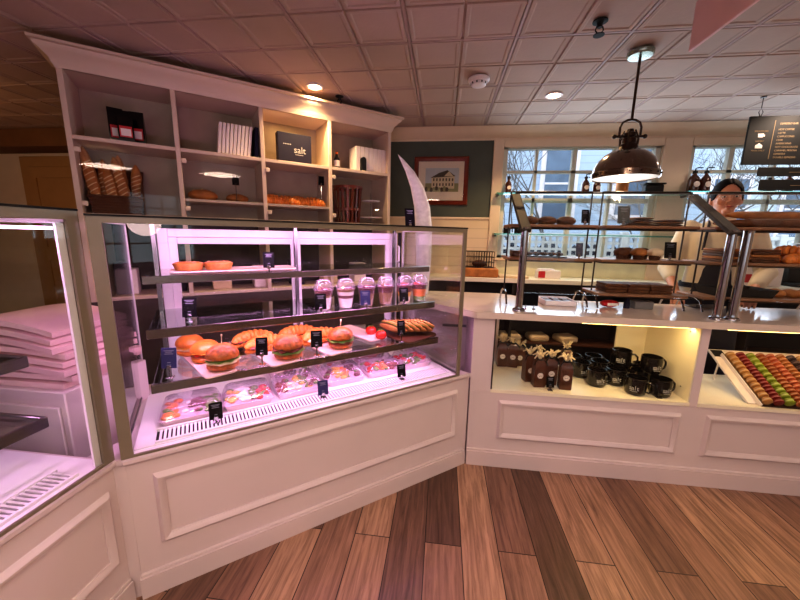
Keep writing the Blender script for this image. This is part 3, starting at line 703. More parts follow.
# drum pendants in the room behind the viewer
def drum(label, x, y):
    r = thing('drum_lamp', label, 'lamp', (x, y, 0))
    b = MB(); b.lathe([(.24, 2.10), (.24, 2.27), (.235, 2.27), (.235, 2.10), (.24, 2.10)], mat('drum_shade', (250, 236, 214), .7, var=.02, emit=.7), seg=40); b.build('drum_shade', r)
    b = MB(); b.lathe([(.234, 2.105), (0, 2.105), (0, 2.11), (.234, 2.11)], mat('drum_diffuser', (255, 244, 226), .6, var=.01, emit=2.6), seg=40); b.build('diffuser', r)
    b = MB(); b.tube([(0, 0, 2.11), (0, 0, ZC-.01)], .008, M_dsteel); b.lathe([(.06, ZC-.002), (.06, ZC-.03), (0, ZC-.03)], M_dsteel, seg=20); b.build('stem', r)
drum('white drum ceiling lamp near the corner of the cake case, reflected in the shelving glass', -.34, -.97)
drum('white drum ceiling lamp over the aisle in front of the counter', .55, -.02)
# ================================================================== SMALL THINGS: MAKERS
def sign(label, loc, rot, w_, h, card=None, stem=.018, lean=-.18, group=None, foot=None):
    M_ft = foot or M_chrome
    """little sign card on a clear clip foot"""
    r = thing('sign_card', label, 'sign', loc, rot, group)
    M = T(0, 0, stem) @ RX(lean)
    b = MB(); b.box(-w_/2, w_/2, -.001, .001, 0, h, card or M_card, .0008, M=M)
    c = b.build('card', r, smooth=0)
    b = MB()
    for k, (f, t_) in enumerate(((.52, .86), (.36, .79), (.44, .70), (.18, .28), (.22, .16))):
        b.box(-w_*f/1.6, w_*f/1.6, -.0016, -.001, h*t_-.0012, h*t_+.0012, M_ink, M=M)
    b.build('lettering', c, smooth=0)
    b = MB(); b.box(-.013, .013, -.012, .012, 0, .003, M_ft, .001); b.box(-.003, .003, -.002, .002, .002, stem+.012, M_ft); b.box(-.008, .008, -.0035, .0035, stem-.004, stem+.010, M_ft, .001)
    b.build('clip_foot', r)
    return r
def bun(label, loc, rot, seeded=False, size=1., pick=False, layers=None, group=None, sub=False):
    r = thing('sandwich_roll', label, 'sandwich', loc, rot, group); s = size; R = random.Random(label)
    wob = lambda v: (v.x*(1+.04*math.sin(5*v.y+1)), v.y*(1+.04*math.sin(4*v.x)), v.z)
    ht = M_bun2 if seeded else M_bun
    b = MB(); b.lathe([(0, 0), (.044*s, 0), (.052*s, .006*s), (.053*s, .016*s), (.048*s, .021*s), (0, .022*s)], ht, seg=24); b.build('bottom_bun', r)
    b = MB()
    for k, (m, z, rr, th) in enumerate(layers or ((M_lett, .024, .055, .006), (M_meat, .032, .051, .008), (M_cheese, .040, .052, .004))):
        seg = 20; prof = []
        b.blob((0, 0, z*s), (rr*s, rr*s, th*s), m, 18, 6, fn=lambda v, q=k: (v.x*(1+.08*math.sin(7*math.atan2(v.y, v.x)+q)), v.y*(1+.08*math.sin(7*math.atan2(v.y, v.x)+q)), v.z+.35*math.sin(9*math.atan2(v.y, v.x)+q*2)*(v.x**2+v.y**2)))
    b.build('filling', r)
    b = MB(); b.blob((0, 0, .045*s), (.056*s, .056*s, .042*s), ht, 24, 12, fn=lambda v: wob(Vector((v.x, v.y, max(v.z, -.10)))))
    b.build('top_bun', r)
    if pick: b = MB(); b.tube([(0, 0, .08*s), (.003, 0, .115*s)], .0014, M_kraft, 6); b.blob((.003, 0, .118*s), (.004, .004, .004), M_kraft, 8, 5); b.build('cocktail_pick', r)
    return r
def croissant_sandwich(label, loc, rot, s=1., group=None):
    r = thing('croissant_sandwich', label, 'sandwich', loc, rot, group)
    def half(z, h, flat):
        b = MB(); n = 9
        for k in range(n):
            t = (k-(n-1)/2)/((n-1)/2); a = t*1.0
            x = .075*s*math.sin(a)/math.sin(1.0); y = -.028*s*(1-math.cos(a))*2.0
            rr = .031*s*(1-.62*t*t)+.004
            b.blob((x, y, z), (.014*s+.004, rr, h*(1-.55*t*t)+.003), M_pastry, 12, 8, M=T(x, y, z) @ RZ(-a*.8) @ T(-x, -y, -z), fn=(lambda v: (v.x, v.y, max(v.z, -.15))) if flat else (lambda v: (v.x, v.y, min(max(v.z, -.9), .25))))
        return b
    half(.018*s, .019*s, False).build('croissant_base', r)
    b = MB(); R = random.Random(label)
    for k in range(12):
        t = -1+2*k/11; x = .06*s*t; y = -.03*s*t*t+R.uniform(-.012, .012)
        b.blob((x, y, .026*s+R.uniform(0, .008)), (.016*s, .026*s*(1-.4*t*t), .006*s), R.choice((M_lett, M_egg, M_tom, M_egg, M_meat)), 10, 6)
    b.build('filling', r)
    half(.035*s, .030*s, True).build('croissant_top', r)
    return r
def board(label, loc, rot, x, y, m=None, h=.010, name='serving_board', rim=True, group=None):
    b = MB(); n = 8; rr = min(x, y)*.16; poly = []
    for cx, cy_, a0 in ((x/2-rr, y/2-rr, 0), (-x/2+rr, y/2-rr, PI/2), (-x/2+rr, -y/2+rr, PI), (x/2-rr, -y/2+rr, 1.5*PI)):
        for k in range(n+1): a = a0+PI/2*k/n; poly.append((cx+rr*math.cos(a), cy_+rr*math.sin(a)))
    q = [[(px_*f, py_*f, z) for px_, py_ in poly] for f, z in ((.94, 0), (1, h*.5), (1, h), (.965, h), (.95, h*.72))]
    b.loft(q, m or M_board)
    return tag(b.build(name, loc=loc, rot=rot), label, 'tray' if 'tray' in name else 'board', group)
def parfait(label, loc, kind, s=1.):
    r = thing('parfait_cup', label, 'dessert cup', loc)
    H = .088*s; r0, r1 = .031*s, .043*s
    rad = lambda z: r0+(r1-r0)*z/H
    lay = {'yogurt': [(M_yog, 0, .62), (M_gran, .62, .74), (M_berry, .74, .98)], 'chia': [(M_gran, 0, .66), (M_berry, .66, .98)], 'berry': [(M_yog, 0, .5), (M_berry, .5, .66), (M_yog, .66, .85), (M_gran, .85, .98)], 'veg': [(M_lett, 0, .28), (M_carrot, .28, .72), (M_berry, .72, .98)], 'veg2': [(M_egg, 0, .35), (M_cheese, .35, .6), (M_berry, .6, .98)]}[kind]
    b = MB()
    for m, a, c in lay: b.lathe([(0, a*H+.002), (rad(a*H)-.002, a*H+.002), (rad(c*H)-.002, c*H+.002), (0, c*H+.002)], m, seg=22)
    R = random.Random(label)
    for k in range(12): a = R.uniform(0, 2*PI); q = R.uniform(0, .026)*s; b.blob((q*math.cos(a), q*math.sin(a), H+.003), (.009*s, .009*s, .008*s), R.choice((M_berry, M_berry, M_tom if kind[0] == 'v' else M_gran)), 8, 5)
    b.build('layers', r)
    b = MB(); b.lathe([(0, 0), (r0, 0), (r1, H), (r1+.003, H), (r1+.003, H+.003), (r1, H+.003)], G_cup, seg=26); b.build('cup', r)
    b = MB(); b.lathe([(r1+.003, H+.003), (r1+.004, H+.010), (r1-.001, H+.012), (r1-.004, H+.030), (r1-.012, H+.044), (r1-.022, H+.051), (.012, H+.052)], G_lid, seg=26); b.build('dome_lid', r)
    return r
def salad_box(label, loc, rot, x, y, cols, h=.072):
    x *= 1.05; y *= 1.04
    r = thing('salad_box', label, 'salad box', loc, rot)
    def ring(sx, sy, z, rr=.02):
        o = []
        for cx, cy_, a0 in ((sx/2-rr, sy/2-rr, 0), (-sx/2+rr, sy/2-rr, PI/2), (-sx/2+rr, -sy/2+rr, PI), (sx/2-rr, -sy/2+rr, 1.5*PI)):
            for k in range(5): a = a0+PI/2*k/4; o.append((cx+rr*math.cos(a), cy_+rr*math.sin(a), z))
        return o
    b = MB(); b.loft([ring(x*.88, y*.86, 0), ring(x*.98, y*.97, .026), ring(x, y, .027), ring(x, y, .029)], mat('box_tray_plastic', (246, 214, 226), .3, var=.02), cap=True); b.build('tray', r)
    b = MB(); R = random.Random(label)
    for k in range(46):
        u = R.uniform(-.42, .42); v = R.uniform(-.38, .38); q = R.uniform(.010, .019)
        m = cols[min(len(cols)-1, int((u+.42)/.84*len(cols)))] if R.random() < .75 else M_lett
        b.blob((u*x, v*y, .032+R.uniform(-.002, .008)), (q, q*R.uniform(.6, 1), q*.6), m, 8, 5)
    b.build('salad', r)
    b = MB(); b.loft([ring(x*1.01, y*1.01, .0295), ring(x*.985, y*.98, .034), ring(x*.86, y*.82, h-.004), ring(x*.80, y*.76, h)], G_lid); b.build('lid', r)
    return r
def pie(label, loc, rot, R_=.057, h=.027, m=None):
    r = thing('round_tart', label, 'tart', loc, rot)
    b = MB(); b.lathe([(0, 0), (R_*.84, 0), (R_*.98, h*.8), (R_, h), (R_*.93, h), (R_*.90, h*.8)], M_bread, seg=60, flute=20, famp=.02); b.build('crust', r)
    b = MB(); q = random.Random(label); b.lathe([(R_*.985, h*.86), (R_*.96, h*1.06), (R_*.8, h*1.18), (R_*.5, h*1.24), (0, h*1.26)], m or M_bun, seg=30)
    for k in range(10): a = q.uniform(0, 6.28); d = q.uniform(0, R_*.75); b.blob((d*math.cos(a), d*math.sin(a), h*1.1), (.008, .007, .005), M_carrot if k % 3 else M_egg, 8, 5)
    b.build('filling', r)
    return r
def onshelf(u, w_, k): return tuple(P(u, w_, SH[k][1]+.0005))
# ------------------------------------------------------------------ pastry case, top shelf
board('long pale board under the two orange tarts on the top shelf of the pastry case', onshelf(.42, .37, 0), ANG, .50, .17, h=.008)
zt = SH[0][1]+.0085
pie('orange-brown round tart at the end of the long board nearest the case end wall', tuple(P(.237, .36, zt)), ANG)
pie('orange-brown round tart beside the other tart, toward the middle of the board', tuple(P(.348, .36, zt)), ANG)
sign('black sign card beside the tarts on the top shelf', onshelf(.535, .236, 0), ANG-.25, .046, .068)
# second shelf
sign('black sign card alone at the empty end of the middle shelf', onshelf(.225, .235, 1), ANG-.3, .052, .078)
for u, w_, kd, lb in ((.775, .232, 'yogurt', 'parfait cup with white yogurt and berries behind the first black sign of the middle shelf'),
                      (.885, .228, 'berry', 'parfait cup with white yogurt and a dark granola band, second in the row of cups'),
                      (.998, .226, 'chia', 'parfait cup of brown granola and berries behind the blue sign on the middle shelf'),
                      (1.107, .224, 'chia', 'brown granola parfait cup with purple berry top, between the blue and last black signs'),
                      (1.222, .222, 'veg2', 'cup with pale layers and dark red topping behind the last black sign'),
                      (1.318, .22, 'veg', 'cup with orange carrot over green layers at the end of the middle shelf')):
    parfait(lb, onshelf(u, w_, 1), kd, 1.04)
for u, m, lb in ((.735, M_card, 'black sign card in front of the first yogurt parfait cup'), (.958, M_cardblue, 'blue sign card in front of the granola parfait cup'), (1.178, M_card, 'black sign card in front of the cup with pale layers and red topping')):
    sign(lb, tuple(P(u, .152, SH[1][1]+.0045)), ANG-.2, .05, .072, m, stem=.012)
# third shelf : boards of sandwiches
z3 = SH[2][1]+.0005; zb = z3+.0105
board('pale pink board under the three plain rolls', tuple(P(.268, .265, z3)), ANG+.25, .115, .40)
board('pale board under croissant sandwiches and a seeded roll, second along the shelf', tuple(P(.520, .27, z3)), ANG+.2, .13, .40)
board('pale board under croissant sandwiches and a seeded roll, third along the shelf', tuple(P(.765, .275, z3)), ANG+.25, .13, .38)
bun('glazed orange roll with egg filling at the back of the first board', tuple(P(.212, .395, zb)), .4, layers=((M_egg, .026, .053, .008), (M_cheese, .034, .055, .005)))
bun('glazed orange roll with tomato filling in the middle of the first board', tuple(P(.268, .275, zb)), .9, layers=((M_meat, .024, .054, .006), (M_tom, .032, .052, .006), (M_cheese, .039, .055, .004)))
bun('browner seeded roll with pale filling and a pick at the front of the first board', tuple(P(.325, .15, zb)), 1.3, True, 1.12, True, ((M_egg, .026, .056, .009), (M_lett, .034, .056, .005)))
croissant_sandwich('croissant sandwich with lettuce at the back of the second board', tuple(P(.462, .40, zb)), ANG+.3, 1.1)
croissant_sandwich('croissant sandwich partly behind the sign of the second board', tuple(P(.508, .285, zb)), ANG+.2, 1.1)
bun('seeded red-brown roll with dark patty and lettuce at the front of the second board', tuple(P(.582, .155, zb)), .2, True, 1.12, False, ((M_lett, .025, .062, .005), (M_meat, .034, .057, .010), (M_black, .042, .056, .003)))
croissant_sandwich('croissant sandwich at the back of the third board', tuple(P(.678, .385, zb)), ANG+.1, 1.15)
croissant_sandwich('croissant sandwich in the middle of the third board behind its sign', tuple(P(.757, .285, zb)), ANG+.3, 1.15)
bun('seeded roll with ham, lettuce and a pick at the front of the third board', tuple(P(.836, .178, zb)), .6, True, 1.1, True, ((M_meat, .024, .057, .009), (M_lett, .033, .060, .006), (M_tom, .040, .052, .006)))
sign('blue sign card at the end of the sandwich shelf beside the plain rolls', tuple(P(.145, .16, z3)), ANG-.35, .052, .078, M_cardblue, .035)
sign('black sign card in front of the second sandwich board', tuple(P(.468, .118, z3+.0045)), ANG-.3, .047, .075, M_card, .04)
sign('black sign card in front of the third sandwich board', tuple(P(.70, .118, z3+.0045)), ANG-.25, .05, .075, M_card, .04)
board('dark oval wooden board under the toasted bread slices', tuple(P(1.235, .25, z3)), ANG+.25, .24, .33, M_dwood, .012, 'wooden_board')
board('pale board end behind the toasted bread slices', tuple(P(1.02, .36, z3)), ANG+.25, .12, .34)
def panini(label, loc, rot, tilt):
    r = thing('toasted_sandwich', label, 'sandwich', loc, (tilt, 0, rot), 'toasted sandwich slices on the dark board')
    M_toast = mat('toasted_bread', (206, 146, 84), .6, var=.25, scale=30, bump=.2)
    b = MB(); b.blob((0, 0, .018), (.085, .032, .012), M_toast, 18, 8)
    for q in range(5): b.box(-.06+.026*q, -.053+.026*q, -.026, .026, .0285, .0305, M_dbread)
    b.build('top_slice', r)
    b = MB(); b.blob((0, .002, .008), (.083, .034, .006), M_lett, 16, 6, fn=lambda v: (v.x, v.y*(1+.12*math.sin(9*v.x)), v.z)); b.blob((0, -.003, .004), (.08, .033, .006), M_meat, 16, 6); b.build('filling', r)
    b = MB(); b.blob((0, 0, -.006), (.085, .032, .011), M_toast, 18, 8); b.build('bottom_slice', r)
    return r
PL = ('nearest the tomatoes', 'second', 'third', 'fourth', 'fifth', 'nearest the case end')
for k in range(6):
    panini('toasted sandwich slice leaning on the dark board, %s of six' % PL[k], tuple(P(1.155+.033*k, .25-.012*k, z3+.0125+.036)), ANG+PI/2+.25, .75)
for k, (u, w_, q) in enumerate(((1.075, .21, 'nearest the front rail'), (1.065, .31, 'behind the other tomato'))):
    r = thing('tomato', 'whole red tomato beside the toasted slices, '+q, 'tomato', tuple(P(u, w_, z3+.0005)))
    b = MB(); b.blob((0, 0, .026), (.03, .03, .026), M_tom, 18, 10); b.build('flesh', r)
    b = MB()
    for j in range(5): a = j*1.257; b.tube([(0, 0, .052), (.012*math.cos(a), .012*math.sin(a), .053), (.02*math.cos(a), .02*math.sin(a), .048)], [.002, .002, .0008], M_lett, 5)
    b.build('stalk', r)
sign('black sign card in front of the toasted bread slices', tuple(P(1.145, .118, z3+.0045)), ANG-.2, .042, .075, M_card, .035)
# deck : salad boxes
zd = .5665
for u, w_, x, y, cols, lb in ((.205, .215, .205, .17, (M_carrot, M_yog, M_berry, M_lett), 'clear salad box with carrot and cabbage, first in the front row'),
                              (.415, .225, .19, .16, (M_cheese, M_yog, M_berry, M_tom), 'clear salad box with cheese, cabbage and tomato, between the first two floor signs'),
                              (.635, .235, .20, .165, (M_meat, M_egg, M_cheese, M_berry), 'clear salad box with orange squash just before the blue floor sign'),
                              (.865, .25, .19, .165, (M_berry, M_cheese, M_carrot, M_berry), 'clear salad box with dark leaves and orange fruit just past the blue floor sign'),
                              (1.085, .25, .19, .17, (M_tom, M_carrot, M_meat), 'clear box of red salad just before the last floor sign'),
                              (1.295, .255, .18, .165, (M_tom, M_lett, M_tom), 'clear box of red fruit salad at the counter end of the front row'),
                              (.64, .425, .19, .16, (M_egg, M_berry, M_cheese), 'clear salad box in the rear row, behind the squash salad'),
                              (.885, .44, .20, .16, (M_tom, M_egg, M_meat), 'clear salad box in the middle of the rear row'),
                              (1.12, .445, .20, .16, (M_meat, M_tom, M_egg), 'clear salad box at the counter end of the rear row')):
    salad_box(lb, tuple(P(u, w_, zd)), ANG+rnd.uniform(-.04, .04), x, y, cols)
for u, m, lb in ((.283, M_card, 'black sign card on the floor grille, first from the case end'), (.712, M_cardblue, 'blue sign card on the floor grille in the middle of the case'), (1.128, M_card, 'black sign card on the floor grille, nearest the service counter')):
    sign(lb, tuple(P(u, .078, .5735)), ANG-.1, .047, .066, m, .012)
# sign standing on top of the case
sign('black sign card standing on the glass top of the pastry case', tuple(P(1.30, .30, 1.3435)), ANG-.2, .058, .095, M_card, .014)
# ------------------------------------------------------------------ curved pale ornament in the corner
M_orn = mat('pale_marbled_horn', (240, 236, 232), .45, var=.14, scale=30, bump=.2)
b = MB(); rings = []
import bisect
spine = [(.0, 0.0, .040), (.0, .25, .052), (-.005, .44, .055), (-.02, .58, .052), (-.055, .70, .044), (-.105, .80, .030), (-.16, .875, .012), (-.185, .905, .002)]
for x, z, hw in spine: rings.append([(x+hw*math.cos(a), .45*hw*math.sin(a)+.02, z) for a in [2*PI*k/14 for k in range(14)]])
b.loft(rings, M_orn)
tag(b.build('curved_ornament', loc=(-.125, 2.31, .9115), rot=.1), 'tall curved pale horn-like ornament rising behind the case corner in front of the green wall', 'ornament')
# ------------------------------------------------------------------ cake case contents
M_cake = mat('pink_iced_cake', (240, 206, 210), .4, var=.05, scale=6)
# stack of flattened pastry boxes behind the two cases
M_pbox = mat('pink_pastry_box', (232, 196, 196), .6, var=.04)
b = MB(); b.box(-1.92, -1.30, .96, 1.30, 0, .735, M_cab, .004); b.box(-1.90, -1.32, .95, .962, .1, .68, M_cab, .003); b.box(-1.7, -1.5, .935, .95, .60, .615, M_steel)
c = tag(b.build('corner_table'), 'low white cabinet standing in the corner gap behind the two display cases', 'cabinet')
for k in range(8):
    w0 = .30-.012*abs(k-2); b = MB(); n = 14; top = []; 
    prof = [(-w0+2*w0*i/n, .010*math.sin(PI*i/n)*(k*.55)) for i in range(n+1)]
    b.prism([(x, z) for x, z in prof]+[(x, z+.020) for x, z in prof[::-1]], -.15, .15, M_pbox, M=RX(PI/2))
    tag(b.build('pastry_box', loc=(-1.60+.006*(k % 3), 1.13, .7365+k*.0268), rot=.05*math.sin(k*2.1)), 'folded pink pastry box in the stack between the two cases, '+('lowest', 'second lowest', 'third lowest', 'fourth lowest', 'fourth from top', 'third from top', 'second from top', 'topmost')[k], 'box', 'pink pastry boxes stacked behind the cases')
# ================================================================== TALL SHELVING CONTENTS
def onsh(u, w_, z): return tuple(P(u, w_, z+.0005))
zT, zM, zL = 1.815, 1.513, 1.398
def coffee_bag(label, loc, rot, h=.17):
    r = thing('coffee_bag', label, 'bag', loc, rot)
    b = MB(); b.loft([[(-.036, -.022, 0), (.036, -.022, 0), (.036, .022, 0), (-.036, .022, 0)], [(-.038, -.026, h*.3), (.038, -.026, h*.3), (.038, .026, h*.3), (-.038, .026, h*.3)], [(-.037, -.016, h*.8), (.037, -.016, h*.8), (.037, .016, h*.8), (-.037, .016, h*.8)], [(-.037, -.003, h), (.037, -.003, h), (.037, .003, h), (-.037, .003, h)]], M_blackgloss); b.build('pouch', r)
    b = MB(); b.box(-.03, .03, -.0285, -.0262, h*.16, h*.5, M_red); b.box(-.024, .024, -.0295, -.0284, h*.2, h*.42, M_paper); b.build('label_panel', r, smooth=0)
coffee_bag('black coffee bag with red label, front one of three on the top shelf', onsh(-.028, 1.39, zT), ANG+.05, .18)
coffee_bag('black coffee bag with red label behind the front bag, beside the outer panel', onsh(-.08, 1.455, zT), ANG+.15, .205)
coffee_bag('black coffee bag with red label behind the front bag, toward the booklets', onsh(.022, 1.455, zT), ANG-.1, .20)
# booklets
for k in range(9):
    b = MB(); b.box(-.0095, .0095, -.075, .075, 0, .198, M_paper, .002)
    tag(b.build('booklet', loc=onsh(.457+.0225*k, 1.42, zT), rot=(0, .10+.004*k, ANG)), 'slim white booklet leaning in the row of nine on the top shelf', 'book', 'white booklets in the second bay')
b = MB(); b.box(-.012, .012, -.075, .075, 0, .20, M_navy, .002); tag(b.build('folder', loc=onsh(.687, 1.42, zT), rot=(0, .06, ANG)), 'dark navy folder standing at the end of the white booklets', 'book')
r = thing('gift_box', 'square navy box printed with silver lettering on the top shelf', 'box', onsh(.968, 1.43, zT), ANG+.03)
b = MB(); b.box(-.125, .125, -.03, .03, 0, .215, M_navy, .004); b.build('box_body', r)
b = MB(); b.text('salt', .066, M_silver, M=T(.035, -.0305, .10) @ RX(PI/2)); pass
for k in range(5): b.box(-.085+k*.012, -.078+k*.012, -.0312, -.03, .132, .138, M_silver)
b.box(.0, .06, -.0312, -.03, .066, .069, M_silver); b.build('lettering', r, smooth=0)
b = MB(); b.lathe([(0, 0), (.022, 0), (.023, .01), (.023, .075), (.012, .095), (.009, .12), (0, .12)], M_black, seg=18); b.lathe([(.0235, .02), (.0235, .065), (.0232, .065)], M_paper, seg=18)
b.lathe([(.010, .105), (.010, .128), (0, .13)], M_carrot, seg=14)
tag(b.build('small_bottle', loc=onsh(1.295, 1.40, zT)), 'small dark bottle with white label at the corner of the fourth bay', 'bottle')
for k in range(8):
    b = MB(); b.box(-.0185, .0185, -.07, .07, 0, .19, M_paper, .003)
    tag(b.build('slim_carton', loc=onsh(1.462+.0385*k, 1.43, zT), rot=ANG), ('white slim carton upright in the fourth bay row of eight' if k else 'white slim carton at the bottle end of its row, behind the dark arched figure'), 'carton', 'white cartons in the fourth bay')
b = MB(); n = 10; b.prism([(-.022, 0), (.022, 0)]+[(.022*math.cos(PI*k/n), .085+.022*math.sin(PI*k/n)) for k in range(n+1)], -.012, .012, M_black, M=RX(PI/2))
tag(b.build('arched_tin', loc=onsh(1.50, 1.343, zT), rot=ANG), 'small dark arch-topped tin standing in front of the white cartons', 'tin')
# basket of baguettes
r = thing('bread_basket', 'tall brown wicker basket holding baguettes in the first bay', 'basket', onsh(-.115, 1.46, zL), ANG)
b = MB(); hf, hb = .10, .27; V8 = ((-.125, -.085, hf), (.125, -.085, hf), (.125, .085, hb), (-.125, .085, hb))
b.loft([[(x*.9, y*.9, 0) for x, y, z in V8], V8, [(x*.95, y*.95, z) for x, y, z in V8], [(x*.87, y*.87, .01) for x, y, z in V8]], M_wick)
for t_ in (.1, .25, .4, .55, .7, .85): q = .9+.1*t_+.012; b.tube([(x*q, y*q, z*t_) for x, y, z in V8], .007, M_wick, 6, closed=True)
b.build('woven_body', r)
b = MB(); b.tube([(x*1.01, y*1.01, z) for x, y, z in V8], .010, M_wick, 8, closed=True); b.build('rim', r)
for k, (x, y, tx, ty, h, lb) in enumerate(((-.085, -.045, -.13, -.04, .37, 'tallest baguette, leaning at the outer side of the wicker basket'), (-.06, .02, .02, .06, .31, 'baguette half hidden behind the tallest baguette'), (-.01, -.045, -.10, -.05, .27, 'short baguette low in the middle of the wicker basket'), (.03, .01, -.03, -.02, .345, 'baguette standing upright in the middle of the wicker basket'), (.055, -.04, -.16, -.05, .33, 'baguette crossing toward the basket centre from the inner side'), (.09, .03, .04, .02, .30, 'baguette at the inner side of the wicker basket'))):
    b = MB(); n = 12
    b.tube([(0, 0, h*i/n) for i in range(n+1)], [.008]+[.030*(1-abs(2*i/n-1)**3*.7)*(1+.06*(i % 2)) for i in range(1, n)]+[.004], M_bread, 12); o = b.build('baguette', loc=onsh(-.115+x, 1.46+y, zL+.012))
    tag(o, lb, 'bread', 'baguettes in the wicker basket'); o.rotation_euler = (ty, tx, ANG)
    b = MB()
    for i in range(2, 10): z = h*i/n; rr = .030*(1-abs(2*i/n-1)**3*.7); b.tube([(-rr*.75, -rr*.72, z-.012), (0, -rr*1.03, z), (rr*.75, -rr*.72, z+.012)], .0035, M_crumb, 5)
    b.build('score_marks', o)
# loaves and pastries on mid shelf
def loaf(name, label, loc, rot, sx, sy, sz, m, cat='bread', slash=3, group=None):
    b = MB(); b.blob((0, 0, sz*.8), (sx, sy, sz), m, 20, 10, zmin=-sz*.8)
    o = tag(b.build(name, loc=loc, rot=rot), label, cat, group)
    if slash:
        b = MB()
        for k in range(slash): x = sx*(-.55+1.1*k/(max(1, slash-1))) if slash > 1 else 0; q = (1-(x/sx)**2)**.5; b.tube([(x-sx*.10, -sy*.5*q, sz*(.8+.80*q)), (x, 0, sz*(.83+q)), (x+sx*.10, sy*.5*q, sz*(.8+.80*q))], .25*sz*.35, M_crumb, 6)
        b.build('score_marks', o)
    return o
loaf('crusty_loaf', 'round crusty loaf on the middle shelf of the second bay', onsh(.345, 1.46, zM), ANG, .09, .07, .042, M_bread)
loaf('crusty_loaf', 'flatter crusty loaf beside the round loaf, near the bay divider', onsh(.56, 1.46, zM), ANG+.2, .075, .06, .034, M_bread)
def croissant(label, loc, rot, s=1., group=None):
    b = MB(); n = 9
    for k in range(n):
        t = (k-4)/4; a = t*1.15; x = .068*s*math.sin(a); y = -.06*s*(1-math.cos(a)); rr = .026*s*(1-.6*t*t)+.004
        b.blob((x, y, rr*.85), (.013*s+.003, rr, rr), M_pastry, 10, 8, M=T(x, y, 0) @ RZ(-a) @ T(-x, -y, 0))
    return tag(b.build('croissant', loc=loc, rot=rot), label, 'croissant', group)
for k, (u, w_, lb) in enumerate(((.80, 1.44, 'croissant beside the divider on the third bay middle shelf'), (.895, 1.45, 'second croissant along the third bay middle shelf'), (.99, 1.44, 'third croissant along the third bay middle shelf'), (1.09, 1.43, 'croissant nearest the clear sign holder'))):
    croissant(lb, onsh(u, w_, zM), ANG+.3*(-1)**k, 1.45, 'croissants on the middle shelf')
def sign_holder(label, loc, rot, h, card=True):
    r = thing('sign_holder', label, 'sign holder', loc, rot)
    b = MB(); b.lathe([(0, 0), (.022, 0), (.02, .005), (.004, .008), (0, .008)], M_chrome, seg=16); b.tube([(0, 0, .006), (0, 0, h)], .0025, M_chrome, 8); b.build('stand', r)
    b = MB(); b.box(-.022, .022, -.002, .002, h-.012, h+.055, M_card, .001); b.build('card', r)
sign_holder('thin chrome sign holder with a dark card behind the second bay door', onsh(.548, 1.39, zM), ANG, .125)
sign_holder('thin chrome sign holder with a dark card at the end of the croissants', onsh(1.163, 1.40, zM), ANG, .18)
# slatted wooden basket in the fourth bay
r = thing('slatted_basket', 'reddish wooden basket of upright slats in the fourth bay', 'basket', onsh(1.405, 1.46, zL), ANG)
b = MB(); b.lathe([(0, 0), (.098, 0), (.098, .012), (0, .012)], M_redwood, seg=28); b.build('base', r)
for k in range(18): a = 2*PI*k/18; b = MB(); b.box(-.010, .010, -.004, .004, .008, .285, M_redwood, .002, M=RZ(a) @ T(0, .10, 0) @ RX(-.07)); b.build('slat', r)
for z, rr in ((.10, .110), (.275, .123)): b = MB(); b.lathe([(rr, z), (rr+.006, z), (rr+.006, z+.022), (rr, z+.022), (rr, z)], M_redwood, seg=32); b.build('hoop', r)
r = thing('cake_stand', 'clear two-tier cake stand beside the slatted basket', 'cake stand', onsh(1.62, 1.45, zL))
b = MB(); b.lathe([(0, 0), (.05, 0), (.045, .006), (.006, .012), (.006, .26), (0, .262)], G_cup, seg=22); b.build('stem', r)
for z, rr in ((.05, .10), (.19, .075)): b = MB(); b.lathe([(0, z), (rr, z), (rr+.004, z+.008), (rr-.004, z+.006), (0, z+.004)], M_white, seg=30); b.build('plate', r)
# bottles / tins low in the shelving, seen through the case glass
for k in range(7):
    b = MB(); q = (.055, .05, .06)[k % 3]; b.box(-q, q, -.06, .06, 0, (.16, .2, .13)[k % 3], (M_paper, M_navy, M_kraft)[k % 3], .004)
    tag(b.build('stock_box', loc=onsh(-.12+k*.27, 1.47, .9), rot=ANG), 'storage carton on the low shelf behind the pastry case, '+('beside the outer panel', 'second along', 'third along', 'fourth along', 'fifth along', 'sixth along', 'nearest the green wall')[k], 'carton', 'cartons on the low shelf')
